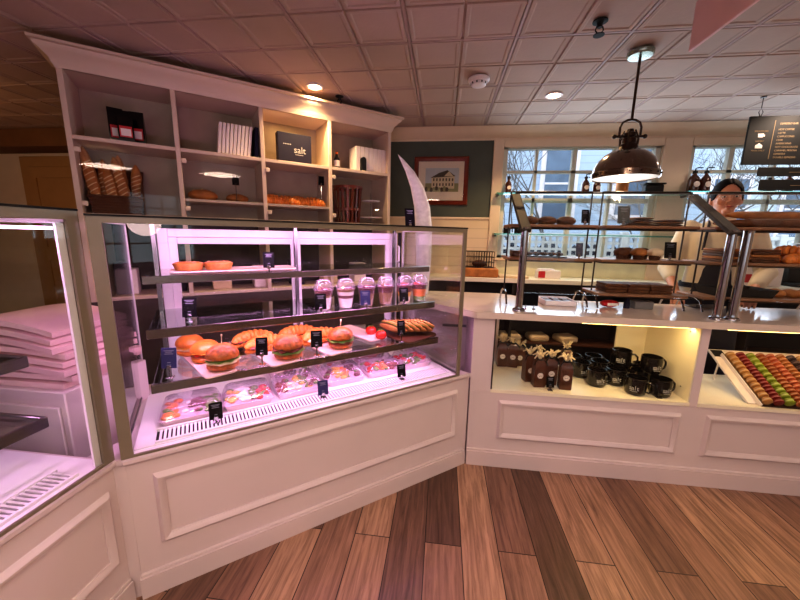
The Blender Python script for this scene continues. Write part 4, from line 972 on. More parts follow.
# ================================================================== COUNTER NICHES
zn = .4705
def choc_bag(label, loc, rot, h=.185, grp=None):
    r = thing('chocolate_bag', label, 'bag', loc, rot, grp); x, y = .032, .026
    b = MB(); b.loft([[(sx*x*q, sy*y*p, z) for sx, sy in ((-1, -1), (1, -1), (1, 1), (-1, 1))] for q, p, z in ((.95, .95, 0), (1, 1, .01), (1, 1, h*.62), (.86, .8, h*.76), (.45, .35, h*.86))], M_choc); b.build('pouch', r)
    b = MB(); b.lathe([(0, 0), (.0165, 0), (.0165, .0012), (0, .0012)], M_paper, seg=22, M=T(.0, -y-.0004, h*.38) @ RX(PI/2)); b.lathe([(.0125, 0), (.0133, 0), (.0133, .0016), (.0125, .0016), (.0125, 0)], M_choc, seg=22, M=T(.0, -y-.0004, h*.38) @ RX(PI/2)); b.text('salt', .013, M_choc, M=T(0, -y-.0018, h*.38) @ RX(PI/2), ext=.0002); b.build('round_sticker', r)
    b = MB(); R = random.Random(label)
    for k in range(16):
        a = R.uniform(0, 2*PI); e = R.uniform(.02, .05); b.tube([(0, 0, h*.85), (e*.5*math.cos(a), e*.5*math.sin(a)*.7, h*.93+e*.4), (e*math.cos(a), e*.7*math.sin(a), h*.88+R.uniform(0, .05))], [.004, .006, .004], M_raffia, 5)
    b.build('raffia_bow', r)
    b = MB(); b.lathe([(.0, h*.84), (.018, h*.845), (.018, h*.865), (0, h*.87)], M_black, seg=12); b.tube([(.015, -.01, h*.86), (.03, -.02, h*.80), (.038, -.024, h*.70)], .003, M_black, 5); b.tube([(-.015, -.01, h*.86), (-.03, -.02, h*.80), (-.036, -.024, h*.72)], .003, M_black, 5); b.build('ribbon', r)
for (x, y, rz, lb) in ((.415, 2.205, .05, 'brown chocolate bag at the far wall end of the niche'), (.482, 2.20, -.1, 'brown chocolate bag beside the one at the far wall end'),
                       (.535, 1.985, .2, 'brown chocolate bag at the back of the front cluster, nearest the niche wall'), (.572, 1.915, .1, 'brown chocolate bag in the cluster just beside the little black sign'), (.647, 1.955, 0, 'brown chocolate bag standing behind the little black sign'),
                       (.712, 1.905, -.05, 'brown chocolate bag at the mug end of the front cluster'), (.60, 2.05, .3, 'brown chocolate bag with bushy bow behind the cluster')):
    choc_bag(lb, (x, y, zn), rz)
for (x, y, rz, lb) in ((.53, 2.235, .1, 'brown chocolate bag at the very back, behind the front cluster'), (.83, 2.235, .0, 'brown chocolate bag with raffia bow at the back beside the mugs')):
    choc_bag(lb, (x, y, zn), rz, .15)
def mug(label, loc, rot, tilt=0.):
    r = thing('coffee_mug', label, 'mug', loc, (0, tilt, rot), 'black mugs in the niche')
    R0, H = .0515, .094
    b = MB(); b.lathe([(0, 0), (R0*.82, 0), (R0*.95, .006), (R0, .02), (R0, H), (R0-.0025, H+.001), (R0-.0045, H), (R0-.005, .012), (0, .008)], M_mug, seg=32); b.build('cup', r)
    b = MB(); b.tube([(R0-.004, 0, .074), (R0+.014, 0, .077), (R0+.027, 0, .064), (R0+.029, 0, .046), (R0+.024, 0, .028), (R0+.010, 0, .018), (R0-.004, 0, .020)], .0055, M_mug, 10); b.build('handle', r)
    b = MB()
    for k, ch in enumerate('salt'):
        a = -PI/2+(-1.5+k)*.22; b.text(ch, .034, M_silver, M=RZ(a+PI/2) @ T(0, -R0-.0004, .043) @ RX(PI/2), ext=.0004)
    a = -PI/2; b.box(-.018, .016, -R0-.001, -R0+.001, .0255, .0275, M_silver); b.build('lettering', r, smooth=0)
    return r
MZ = .0955
for (x, y, z, rz, lb) in ((.865, 2.225, 0, .3, 'black mug at the back of the mug group next to the chocolate bags'), (.875, 2.105, 0, .1, 'black mug behind the first lettered mug, bag side'), (.915, 1.985, 0, .05, 'black mug with white lettering at the bag side of the front row'),
                          (1.035, 2.02, 0, -.3, 'black mug in the middle of the front row between two lettered mugs'), (.995, 2.14, 0, .2, 'black mug in the second row, bag side'), (1.085, 1.905, 0, -.6, 'black mug with white lettering nearest the niche glass'),
                          (1.16, 2.015, 0, .15, 'black mug in the second row, carrying the lettered mug'), (1.21, 1.905, 0, .15, 'black mug with its handle toward the niche wall, behind the sign'),
                          (1.12, 2.14, 0, 0, 'black mug in the third row under a stacked mug'), (1.235, 2.13, 0, -2.6, 'black mug at the niche wall in the third row'),
                          (1.085, 2.085, MZ, -.5, 'upper black mug with lettering, stacked at the back'), (1.195, 1.985, MZ, .1, 'upper black mug with lettering, stacked toward the niche wall'), (1.0, 2.245, 0, .0, 'black mug at the back in the shade under the counter')):
    mug(lb, (x, y, zn+z+.0005), rz)
sign('little black sign in front of the chocolate bags', (.625, 1.862, zn), .02, .042, .06, M_card, .016, foot=M_dsteel)
sign('little black sign in front of the mugs by the niche wall', (1.185, 1.862, zn), -.05, .048, .06, M_card, .016, foot=M_dsteel)
# ---- macarons on a tilted tray
MT = (1.665, 1.842, zn)
tilt = math.radians(29); LM = .37; RPT = .0505
r = thing('macaron_tray', 'white card-backed tray tilted to show rows of macarons', 'tray', MT, (tilt, 0, -.02))
b = MB(); b.box(-.05, .46, .02, LM+.03, -.016, -.004, M_paper, .002); b.build('backing_card', r)
b = MB(); b.box(-.042, .02, LM-.03, LM+.022, -.0039, -.0025, M_black); b.build('corner_print', r)
b = MB(); b.box(-.004, .41, 0, LM-.02, -.0039, .0, mat('dark_tray_liner', (58, 34, 26), .5)); b.box(-.010, -.004, 0, LM-.02, -.004, .016, M_paper); b.build('liner', r)
Mt = T(*MT) @ Matrix.Rotation(-.02, 4, 'Z') @ RX(tilt); Mi = (Matrix.Rotation(-.02, 4, 'Z') @ RX(tilt))
for x in (.0, .21, .42):
    top = Vector((x, LM-.02, -.016)); tw = Mi @ top; q = Mi.inverted() @ Vector((tw.x, tw.y+.02, .004)); b = MB(); b.tube([top, q], .005, M_paper, 6); b.build('rear_strut', r)
rows = (('tan', (184, 134, 78), 11), ('red', (126, 26, 28), 15), ('lime green', (136, 152, 44), 10), ('orange-brown', (154, 78, 36), 14), ('salmon orange', (182, 92, 60), 13), ('caramel', (166, 102, 54), 14), ('dark purple', (48, 26, 34), 9), ('pale gold', (188, 142, 84), 11))
for ri, (cn, cc, n) in enumerate(rows):
    m = mat('macaron_'+cn.replace(' ', '_'), cc, .5, var=.1, scale=40); mf = mat('macaron_cream_'+cn.replace(' ', '_'), tuple(int(v*.6+70) for v in cc), .5)
    pit = (LM-.03)/n; first = None
    for k in range(n):
        if first is None:
            b = MB(); e = pit*.44
            for sg in (-1, 1): b.lathe([(0, sg*e*.98), (.016, sg*e*.92), (.0215, sg*e*.66), (.0225, sg*e*.40), (.021, sg*e*.28), (0, sg*e*.28)], m, seg=16)
            b.lathe([(0, -e*.28), (.0205, -e*.28), (.0207, e*.28), (0, e*.28)], mf, seg=16)
            o = first = b.build('macaron')
        else: o = first.copy(); COL.objects.link(o)
        o.location = (Mt @ T(.022+RPT*ri, .006+pit*(k+.5), .0235)).translation; o.rotation_euler = (tilt-PI/2, 0, -.02)
        tag(o, '%s macaron in the %s row of the tilted tray' % (cn, cn), 'macaron', '%s macarons in one row' % cn)
# ================================================================== ON THE COUNTERTOP AND RACKS
CT = .9115
r = thing('sign_card', 'pair-footed black sign board standing by the first chrome post on the countertop', 'sign', (.497, 1.945, CT), -.05)
b = MB(); b.box(-.042, .042, -.002, .002, .018, .105, M_card, .001); b.build('card', r)
for x in (-.022, .022): b = MB(); b.lathe([(0, 0), (.012, 0), (.01, .004), (.003, .006), (.003, .024), (0, .024)], M_chrome, M=T(x, 0, 0), seg=12); b.build('clip_foot', r)
r = thing('pastry_tray', 'white box tray of brown squares under the first rack', 'tray', (.70, 2.15, CT), .04)
b = MB(); b.box(-.09, .09, -.085, .085, 0, .004, M_white); b.box(-.09, .09, -.085, -.081, 0, .03, M_white); b.box(-.09, .09, .081, .085, 0, .03, M_white); b.box(-.09, -.086, -.085, .085, 0, .03, M_white); b.box(.086, .09, -.085, .085, 0, .03, M_white); b.build('tray_shell', r, smooth=0)
for k in range(6):
    b = MB(); b.box(-.022, .022, -.03, .03, 0, .022, M_dwood, .004); tag(b.build('brownie', loc=(.70-.054+.054*(k % 3), 2.15-.038+.076*(k//3), CT+.0045), rot=.04), 'dark brownie square in the white tray under the first rack', 'brownie', 'brownies in the white tray')
r = thing('snack_packet', 'red packet lying on the countertop under the second rack', 'packet', (.985, 2.10, CT), .1)
b = MB(); b.blob((0, 0, .022), (.055, .035, .021), M_red, 16, 8, fn=lambda v: (max(-.85, min(.85, v.x)), max(-.9, min(.9, v.y)), v.z)); b.build('packet_body', r); b = MB(); b.box(-.03, .03, -.035, -.0335, .015, .03, M_paper); b.build('label_panel', r)
b = MB(); b.lathe([(0, 0), (.016, 0), (.017, .03), (.008, .045), (.008, .055), (.010, .055), (.010, .066), (0, .066)], M_navy, seg=16); tag(b.build('small_bottle', loc=(1.075, 2.09, CT)), 'little dark blue bottle beside the red packet on the countertop', 'bottle')
b = MB(); b.box(-.05, .05, -.03, .03, 0, .045, mat('grey_box', (120, 118, 116), .5), .003); tag(b.build('grey_carton', loc=(1.16, 2.10, CT)), 'small grey carton beside the little dark bottle', 'carton')
sign('dark sign card beneath the long-loaf rack beside the second chrome post', (1.56, 2.0, CT), .2, .06, .075, M_card, .012)
z1, z2, z3_ = TOPZ
for k, (x, lb) in enumerate(((.50, 'dark domed loaf on the first rack top tier, behind the post arm'), (.60, 'dark domed loaf in the middle of the first rack top tier'), (.705, 'dark domed loaf on the first rack top tier beside the sign'))):
    loaf('dark_loaf', lb, (x, 2.14, z1+.0005), .1*k, .053, .06, .028, M_dbread, slash=0, group='dark loaves on the first rack')
sign('black sign card at the end of the first rack top tier', (.79, 2.08, z1), 0, .04, .075, M_card, .012)
sign('grey-blue sign card at the end of the first rack middle tier', (.775, 2.07, z2), 0, .038, .075, mat('sign_card_slate', (72, 76, 100), .5), .012)
b = MB(); b.box(-.11, .11, -.075, .075, 0, .006, M_dsteel, .002); tag(b.build('baking_tray', loc=(.60, 2.14, z2+.0005)), 'dark metal baking tray on the first rack middle tier', 'tray')
for k in range(5): b = MB(); b.blob((0, 0, .010), (.021, .055, .012), M_dbread, 14, 8); tag(b.build('biscuit_bar', loc=(.515+.0425*k, 2.14, z2+.0085)), 'dark biscuit bar lying on the baking tray of the first rack', 'biscuit', 'dark bars on the baking tray')
b = MB(); b.box(-.035, .035, -.05, .05, 0, .035, M_dwood, .006); tag(b.build('cake_slab', loc=(.445, 2.14, z2+.0005)), 'dark cake slab at the post end of the first rack middle tier', 'cake')
# second rack
sign('black sign card on the second rack top tier above the mugs', (.985, 2.065, z1), -.05, .062, .095, M_card, .012)
for k in range(7):
    st = 0 if k < 4 else 1; kk = k if k < 4 else k-4
    b = MB(); b.blob((0, 0, .005), (.088-.004*kk, .072, .007), M_bread if k % 2 else M_dbread, 20, 6, fn=lambda v, q=k: (v.x*(1+.04*math.sin(5*v.y+q)), v.y, v.z))
    tag(b.build('flatbread', loc=((1.10, 1.255)[st], 2.14, z1+.0025+.0118*kk), rot=.3*k), 'brown flatbread in the %s flat stack on the second rack top tier, %s' % (('taller', 'shorter')[st], ('lowest', 'second up', 'third up', 'topmost')[kk] if st == 0 else ('lowest', 'second up', 'topmost')[kk]), 'bread', 'flatbreads on the second rack')
def muffin(label, loc, s=1., m=None):
    r = thing('muffin', label, 'muffin', loc)
    b = MB(); b.lathe([(0, 0), (.024*s, 0), (.031*s, .035*s), (0, .036*s)], M_dwood, seg=36, flute=18, famp=.03); b.build('paper_case', r)
    b = MB(); b.blob((0, 0, .04*s), (.04*s, .04*s, .026*s), m or M_dbread, 16, 9, fn=lambda v: (v.x*(1+.08*math.sin(6*v.y)), v.y*(1+.08*math.sin(5*v.x)), v.z)); b.build('top', r)
for x, y, m, lb in ((1.02, 2.11, M_dbread, 'dark muffin at the front of the second rack middle tier, post side'), (1.075, 2.17, M_dbread, 'dark muffin behind the front muffins on the second rack'), (1.10, 2.09, M_bread, 'browner muffin in the middle of the second rack middle tier'), (1.155, 2.16, M_dbread, 'dark muffin toward the sign on the second rack middle tier'), (1.185, 2.09, M_egg, 'pale sugar-topped muffin beside the sign on the second rack')):
    muffin(lb, (x, y, z2+.0005), 1., m)
sign('tilted black sign card on the second rack middle tier beside the muffins', (1.262, 2.085, z2), -.1, .058, .09, M_card, .012)
for k in range(9):
    cx = (1.0, 1.12, 1.24)[k//3]; kk = k % 3
    b = MB(); b.box(-.057, .057, -.07, .07, 0, .016, M_dbread, .005); tag(b.build('bread_slab', loc=(cx, 2.14, z3_+.0005+.0172*kk), rot=.03*(k % 2)), 'flat dark bread slab on the second rack bottom tier, %s of the %s pile' % (('lowest', 'middle', 'topmost')[kk], ('post-side', 'middle', 'worker-side')[k//3]), 'bread', 'dark bread slabs on the bottom tier')
# third rack
for k in range(6):
    n = 10; L_ = .27; b = MB(); b.tube([(-L_+2*L_*i/n, .012*math.sin(i*.6+k), 0) for i in range(n+1)], [.006]+[.023*(1-.5*abs(2*i/n-1)**3) for i in range(1, n)]+[.005], M_bread if k % 2 else M_dbread, 12)
    tag(b.build('long_loaf', loc=(1.78, 2.07+.032*k if k < 5 else 2.135, z1+.024+(.0 if k < 5 else .042)), rot=.03*(k-2)), 'long narrow loaf on the third rack top tier, '+('nearest the guard glass', 'second from the guard glass', 'middle of the layer', 'fourth from the guard glass', 'nearest the worker', 'lying on top of the others')[k], 'bread', 'long loaves on the third rack')
for k in range(10):
    cx = (1.58, 1.72)[k//5]; kk = k % 5
    b = MB(); b.box(-.068, .068, -.08, .08, 0, .013, (M_dbread, M_bread, M_dwood)[k % 3], .005); tag(b.build('sliced_bread', loc=(cx, 2.14, z2+.0005+.0145*kk), rot=.04*(k % 3-1)), 'flat brown slice on the third rack middle tier, %s in the %s stack' % (('lowest', 'second up', 'third up', 'fourth up', 'topmost')[kk], ('post-side', 'pastry-side')[k//5]), 'bread', 'flat slices on the third rack')
for k in range(6):
    croissant('golden croissant in the third rack heap, '+('front of the lower layer', 'back of the lower layer', 'front beside the lower croissant', 'back beside the lower croissant', 'upper one at the slice side', 'topmost of the heap')[k], (1.875+.11*((k//2) % 2) if k < 4 else 1.88+.08*(k-4), 2.08+.11*(k % 2) if k < 4 else 2.135, z2+.0005+(0 if k < 4 else .042)), .5*k, 1.0, 'croissants on the third rack')
r = thing('serving_basket', 'dark basket on the bottom tier of the third rack', 'basket', (1.66, 2.14, z3_+.0005))
b = MB(); b.loft([[(x*q, y*q, z) for x, y in ((-.15, -.09), (.15, -.09), (.15, .09), (-.15, .09))] for q, z in ((.88, 0), (1, .045), (.96, .045), (.85, .008))], M_black); b.build('basket_body', r)
for k in range(3): loaf('bread_roll', 'golden bread roll on the bottom tier of the third rack, '+('nearest the dark basket', 'middle of three', 'farthest from the basket')[k], (1.87+.075*k, 2.14, z3_+.0005), .2*k, .034, .05, .025, M_bread, slash=1)
# ================================================================== WALL PICTURE
r = thing('framed_picture', 'framed print of a pale house in a reddish wood frame on the green wall', 'picture', (-.045, YB-.0155, 1.83))
b = MB(); q = [(-.262, -.225), (.262, -.225), (.262, .225), (-.262, .225)]
b.sweep(q, [(0, 0), (-.004, .022), (-.014, .028), (-.024, .020), (-.038, .016), (-.044, .01), (-.044, 0)], M_redwood, closed=True, M=RX(PI/2)); b.build('frame', r)
M_mat = mat('picture_mount', (232, 216, 200), .8, var=.02); M_sk = mat('print_sky', (196, 200, 206), .8); M_hs = mat('print_house', (216, 200, 168), .8); M_dk = mat('print_ink', (92, 84, 72), .8); M_gr = mat('print_grass', (150, 148, 110), .8)
b = MB(); b.box(-.222, .222, -.006, -.002, -.185, .185, M_mat)
b.box(-.15, .17, -.0075, -.006, -.02, .12, M_sk); b.box(-.15, .17, -.0075, -.006, -.10, -.02, M_gr); b.box(-.15, .17, -.0076, -.006, -.14, -.10, M_mat)
b.prism([(-.09, -.07), (.13, -.07), (.13, .045), (-.09, .03)], .0076, .0084, M_hs, M=RX(PI/2)); b.prism([(-.10, .03), (.14, .045), (.06, .10), (-.02, .075)], .0084, .0092, M_dk, M=RX(PI/2))
b.prism([(.03, .045), (.12, .045), (.075, .09)], .0092, .0098, M_hs, M=RX(PI/2))
for k in range(7):
    for z in (-.045, .0): b.box(-.075+.03*k, -.062+.03*k, -.0098, -.0084, z, z+.025, M_dk)
for k in range(9): a = -.14+.025*k; b.blob((a, -.0085, -.075+.008*math.sin(k*2)), (.016, .002, .022), M_gr if k % 2 else M_dk, 8, 5)
b.build('print', r, smooth=0)
b = MB(); b.box(-.222, .222, -.013, -.0115, -.185, .185, G_pane); b.build('glazing', r, smooth=0)
# ================================================================== MENU BOARDS
r = thing('menu_board', 'large black menu board of drinks hanging by hooks above the macaron end of the counter', 'menu board', (2.118, 2.89, 1.851)); r.scale = (1.255, 1.255, 1.255); zc_ = (ZC-.008-1.851)/1.255
b = MB(); b.box(0, .62, -.006, .006, 0, .258, M_black, .002); b.build('board', r)
b = MB(); w_ = mat('menu_print', (150, 128, 100), .8); zt_ = .0
def mt(x, z): return T(x, -.0066, z) @ RX(PI/2)
b.box(.128, .1305, -.0072, -.006, .03, .235, w_)
b.text('SMOOTHIES', .013, w_, mt(.068, .178)); b.text('BAKERY', .012, w_, mt(.068, .125)); b.text('MADE DAILY', .012, w_, mt(.068, .075))
b.prism([(.056, .146), (.080, .146), (.083, .166), (.053, .166)], .0066, .0074, M_paper, M=RX(PI/2)); b.box(.083, .089, -.0074, -.0066, .15, .16, M_paper)
for k in range(3): b.blob((.058+.010*k, -.007, .098+(.007 if k == 1 else 0)), (.009, .0008, .010), M_paper, 10, 6)
b.box(.05, .086, -.0074, -.0066, .088, .094, M_paper)
b.build('emblem_column', r, smooth=0); b = MB()
for k, s in enumerate(('HOT COFFEE', 'LATTE', 'CAPPUCCINO', 'CHAI', 'AMERICANO', 'HOT CHOCOLATE', 'CARAMEL MOCHA', 'ESPRESSO', 'DOUBLE ESPRESSO')): b.text(s, .0135, w_, mt(.152, .186-.0185*k), 'LEFT')
b.text('ESPRESSO BAR', .014, w_, mt(.155, .216), 'LEFT')
for k in range(9): b.text('3.%d5' % ((k*2) % 10), .0135, w_, mt(.36, .186-.0185*k), 'LEFT')
b.box(.45, .4525, -.0072, -.006, .03, .235, w_)
b.build('lettering', r, smooth=0)
for x in (.05, .57):
    b = MB(); b.tube([(x, 0, .256), (x-.01, 0, .28), (x, 0, .30), (x+.012, 0, .28), (x+.004, 0, .258)], .002, M_wire, 6); b.tube([(x, 0, .30), (x, 0, zc_)], .0018, M_wire, 6); b.build('hook', r)
for x in (.05, .57): b = MB(); b.lathe([(0, zc_), (.014, zc_), (.014, zc_-.005), (0, zc_-.007)], M_wire, M=T(x, 0, 0), seg=12); b.build('ceiling_clip', r)
def small_board(label, z, h, x0):
    r = thing('price_board', label, 'sign', (x0, 2.89, z))
    b = MB(); b.box(0, .40, -.004, .004, 0, h, M_black, .002); b.build('board', r)
    b = MB(); b.box(.20, .30, -.0052, -.004, h*.42, h*.46, w_); b.build('lettering', r, smooth=0)
    for x in (.05, .35): b = MB(); b.tube([(x, 0, h-.002), (x, 0, h+.012)], .002, M_chrome, 6); b.build('hanger', r)
small_board('narrow black price board hanging directly under the big menu board', 1.772, .062, 2.236)
small_board('narrow black price board, lower of the two under the menu board', 1.676, .074, 2.262)
# ================================================================== BOTTLES ON THE GLASS SHELVES
def bottle(label, loc, m, h, rr, pump, lab=True):
    r = thing('syrup_bottle', label, 'bottle', loc)
    b = MB(); b.lathe([(0, 0), (rr*.96, 0), (rr, .006), (rr, h*.5), (rr*.8, h*.62), (rr*.36, h*.74), (rr*.34, h*.84), (0, h*.84)], m, seg=22); b.build('body', r)
    if lab: b = MB(); b.lathe([(0, 0), (rr*.55, 0), (rr*.5, .003), (0, .004)], M_paper, seg=16, M=T(0, -rr+.001, h*.3) @ RX(PI/2)); b.build('sticker', r)
    b = MB()
    if pump: b.lathe([(rr*.42, h*.80), (rr*.42, h*.9), (0, h*.9)], M_black, seg=14); b.tube([(0, 0, h*.9), (0, 0, h*1.02), (.012, -.01, h*1.04), (.042, -.025, h*1.02)], .005, M_black, 8)
    else: b.lathe([(rr*.42, h*.82), (rr*.42, h), (0, h)], M_black, seg=14)
    b.build('pump' if pump else 'cap', r)
zg = 1.7125
bottle('dark amber bottle alone at the green wall end of the upper glass shelf', (.585, 3.41, zg), M_amber, .15, .032, False)
bottle('dark bottle under the rim of the dome lamp, first of the close pair', (1.262, 3.41, zg), M_amber, .16, .036, True)
bottle('dark bottle under the rim of the dome lamp, second of the close pair', (1.36, 3.41, zg), M_amber, .15, .034, False)
b = MB(); b.lathe([(0, 0), (.046, 0), (.05, .02), (.05, .085), (.045, .09), (.045, .105), (0, .105)], M_bread, seg=24); tag(b.build('storage_jar', loc=(1.575, 3.41, zg)), 'tan jar on the upper glass shelf behind the dome lamp', 'jar')
b = MB(); b.box(-.075, .075, -.04, .04, 0, .075, M_black, .01); b.box(-.085, .085, -.045, .045, .075, .088, M_black, .003); tag(b.build('black_canister', loc=(1.83, 3.41, zg)), 'squat black canister at the pillar end of the upper glass shelf', 'canister')
zh = 1.7305
for x, lb, hh in ((2.135+.02, 'dark brown pump bottle with pale sticker against the pillar between the windows', .19), (2.245, 'dark brown pump bottle with pale sticker beside the one at the pillar', .19)): bottle(lb, (x, 3.41, zh), M_amber, hh, .045, True)
r = thing('sugar_jar', 'round grey jar with a pale sticker on the second window shelf under the menu board', 'jar', (2.74, 3.41, zh))
b = MB(); b.lathe([(0, 0), (.05, 0), (.062, .03), (.06, .07), (.045, .095), (0, .10)], mat('grey_jar', (110, 104, 100), .3), seg=26); b.lathe([(.018, .098), (.018, .115), (0, .118)], M_black, seg=14); b.build('body', r)
b = MB(); b.lathe([(0, 0), (.022, 0), (.020, .003), (0, .004)], M_paper, seg=16, M=T(0, -.0615, .045) @ RX(PI/2)); b.build('sticker', r)
bottle('dark pump bottle beside the round grey jar under the menu board', (2.89, 3.41, zh), M_amber, .16, .042, True)
for k, (x, lb) in enumerate(((.60, 'small black jar on the lower glass shelf next to the window trim'), (.70, 'small black jar on the lower glass shelf behind the first guard post'))):
    b = MB(); b.lathe([(0, 0), (.034, 0), (.036, .01), (.036, .06), (.03, .066), (.03, .08), (0, .08)], M_blackgloss, seg=20); tag(b.build('small_jar', loc=(x, 3.41, 1.3425)), lb, 'jar')
# ================================================================== ON THE WINDOW LEDGE
zl = .9355
b = MB(); b.box(-.16, .16, -.10, .10, 0, .085, M_bread, .012); tag(b.build('pound_cake', loc=(.36, 3.315, zl)), 'golden brown slab cake on the ledge by the pastry case end, under the wire basket', 'cake')
r = thing('wire_basket', 'small black wire basket with a dark roll inside, standing on the golden slab cake', 'basket', (.345, 3.315, zl+.0855))
b = MB()
for k in range(12): x = -.13+.26*k/11; b.tube([(x, -.07, 0), (x, -.075, .15)], .003, M_wire, 5); b.tube([(x, .07, 0), (x, .075, .15)], .003, M_wire, 5)
for z in (.003, .05, .10, .15): b.tube([(-.132, -.074, z), (.132, -.074, z), (.132, .074, z), (-.132, .074, z)], .003, M_wire, 5, closed=True)
for k in range(5): y = -.06+.03*k; b.tube([(-.13, y, .003), (.13, y, .003)], .0025, M_wire, 5)
b.build('wire_frame', r)
loaf('bread_roll', 'dark roll inside the small wire basket on the ledge', (.35, 3.315, zl+.0925), 0, .07, .045, .035, M_dwood, slash=0)
b = MB(); b.box(-.13, .13, -.09, .09, 0, .022, M_kraft, .004); tag(b.build('cutting_board', loc=(.66, 3.30, zl)), 'tan cutting board on the ledge just behind the first guard post', 'cutting board')
r = thing('carton_box', 'white carton with a red end on the ledge below the lattice', 'box', (.98, 3.31, zl), .06)
b = MB(); b.box(-.10, .10, -.05, .05, 0, .075, M_paper, .003); b.build('carton', r); b = MB(); b.box(-.1015, -.04, -.0515, -.05, .01, .07, M_red); b.build('red_print', r); b = MB(); b.box(-.09, .05, -.03, .03, .0755, .09, M_white, .004); b.build('flap', r)
r = thing('cardboard_carton', 'large white carton with a red label on the ledge beside the worker', 'box', (2.62, 3.32, zl), -.03)
b = MB(); b.box(-.22, .22, -.10, .10, 0, .17, M_paper, .004); b.build('carton', r); b = MB(); b.box(-.10, .08, -.1015, -.10, .03, .10, M_red); b.build('red_label', r, smooth=0)
r = thing('coffee_grinder', 'dark coffee grinder on the ledge at the far end past the white carton', 'grinder', (3.05, 3.32, zl))
b = MB(); b.box(-.09, .09, -.10, .10, 0, .03, M_black, .006); b.box(-.08, .08, .0, .10, .03, .22, M_black, .008); b.box(-.085, .085, -.10, .10, .22, .27, M_black, .008); b.build('body', r)
b = MB(); b.lathe([(.05, .27), (.08, .36), (0, .365)], M_dsteel, seg=20); b.build('hopper', r)
# bread on the shelf under the ledge, seen through the niche
for k in range(5): loaf('round_loaf', 'round orange-brown loaf on the cabinet shelf under the ledge, '+('nearest the pastry case', 'second along', 'third along', 'fourth along', 'farthest along')[k], (.36+.24*k, 3.315, .6005), .2*k, .10, .09, .05, M_bread, slash=2, group='round loaves under the ledge')
for k in range(4):
    b = MB(); b.box(-.09, .09, -.08, .08, 0, .06, M_kraft, .015); tag(b.build('paper_sack', loc=(.42+.26*k, 3.32, .3355), rot=.1*k), 'tan paper sack on the lowest cabinet shelf, '+('nearest the pastry case', 'second along', 'third along', 'farthest along')[k], 'bag', 'tan sacks under the ledge')
# ================================================================== WORKER
M_skin = mat('skin', (206, 146, 118), .5, var=.05, scale=6, sss=.1); M_hair = mat('dark_hair', (20, 14, 14), .7, spec=.12, var=.3, scale=60, stretch=(1, 1, 12))
M_shirt = mat('cream_shirt', (226, 212, 190), .8, var=.04, scale=10, bump=.15, bscale=14); M_apn = mat('navy_apron', (14, 16, 38), .75, var=.1, scale=12)
M_trou = mat('dark_blue_trousers', (22, 24, 52), .8, var=.1)
WRX, WRY = 1.86, 2.60
PR = thing('person', 'person with dark tied-back hair in cream shirt and navy apron, reaching toward the rack', 'person', (WRX, WRY, 0), -.42)
def remeshed(mb, name, parent, vox, sm=3):
    o = mb.build(name, parent, smooth=0)
    m = o.modifiers.new('fuse', 'REMESH'); m.mode = 'VOXEL'; m.voxel_size = vox; m.use_smooth_shade = True
    s = o.modifiers.new('relax', 'SMOOTH'); s.iterations = sm; s.factor = .5
    return o
def ell(z, hx, hy, y=0., x=0., n=24, p=2.3):
    o = []
    for k in range(n):
        a = 2*PI*k/n; c, s = math.cos(a), math.sin(a); o.append((x+hx*math.copysign(abs(c)**(2/p), c), y+hy*math.copysign(abs(s)**(2/p), s), z))
    return o
# local frame: faces -y, z up ; person 1.68 m
HZ = 1.585
SHL = {-1: Vector((-.175, .01, 1.385)), 1: Vector((.175, .01, 1.385))}
ELB = {-1: Vector((-.255, -.02, 1.105)), 1: Vector((.245, -.05, 1.11))}
WRS = {-1: Vector((-.225, -.235, .985)), 1: Vector((.15, -.26, 1.02))}
def chain(b, pts, rs, m):
    P_ = []; R_ = []
    for i in range(len(pts)-1):
        for k in range(5): t = k/5; P_.append(pts[i].lerp(pts[i+1], t)); R_.append(rs[i]+(rs[i+1]-rs[i])*t)
    P_.append(pts[-1]); R_.append(rs[-1]); b.tube(P_, R_, m, 14)
    b.blob(pts[0], (rs[0],)*3, m, 12, 8); b.blob(pts[-1], (rs[-1],)*3, m, 12, 8)
b = MB()
b.loft([ell(.78, .155, .10, .01), ell(.90, .165, .105, .01), ell(1.02, .140, .092), ell(1.12, .130, .088), ell(1.24, .148, .10, -.005), ell(1.33, .160, .095), ell(1.39, .150, .075, .005), ell(1.43, .085, .055, .01), ell(1.455, .055, .05, .01)], M_skin)
b.loft([ell(1.40, .056, .055, .015, p=2), ell(1.46, .050, .052, .008, p=2), ell(1.53, .052, .056, .0, p=2)], M_skin)
def headfn(v):
    x, y, z = v
    w_ = 1.0
    if z < 0: w_ = 1-.34*(-z)**1.6
    x *= w_; y2 = y*(1-.20*max(0, -z)**2)
    if y < 0: y2 = y2*(.96+.05*max(0, -z))      # flatter face, chin forward
    return (x, y2, z)
b.blob((0, .0, HZ), (.073, .095, .118), M_skin, 36, 26, fn=headfn)
b.blob((0, -.060, HZ-.088), (.026, .026, .020), M_skin)                           # chin
b.loft([[(.008*q*c+0, yy+.006*s*q, z) for c, s in [(math.cos(2*PI*k/8), math.sin(2*PI*k/8)) for k in range(8)]] for q, yy, z in ((.9, -.090, HZ+.012), (1.0, -.099, HZ-.008), (1.5, -.109, HZ-.028), (1.3, -.100, HZ-.038))], M_skin)  # nose
for s in (-1, 1):
    b.blob((s*.012, -.098, HZ-.032), (.008, .009, .007), M_skin)
    b.blob((s*.040, -.068, HZ-.025), (.024, .022, .024), M_skin)                  # cheek
    b.blob((s*.030, -.080, HZ+.022), (.024, .012, .009), M_skin)                  # brow ridge
    b.blob((s*.077, .008, HZ-.012), (.010, .020, .031), M_skin)                   # ear
    b.blob((s*.070, .004, HZ-.035), (.008, .010, .012), M_skin)
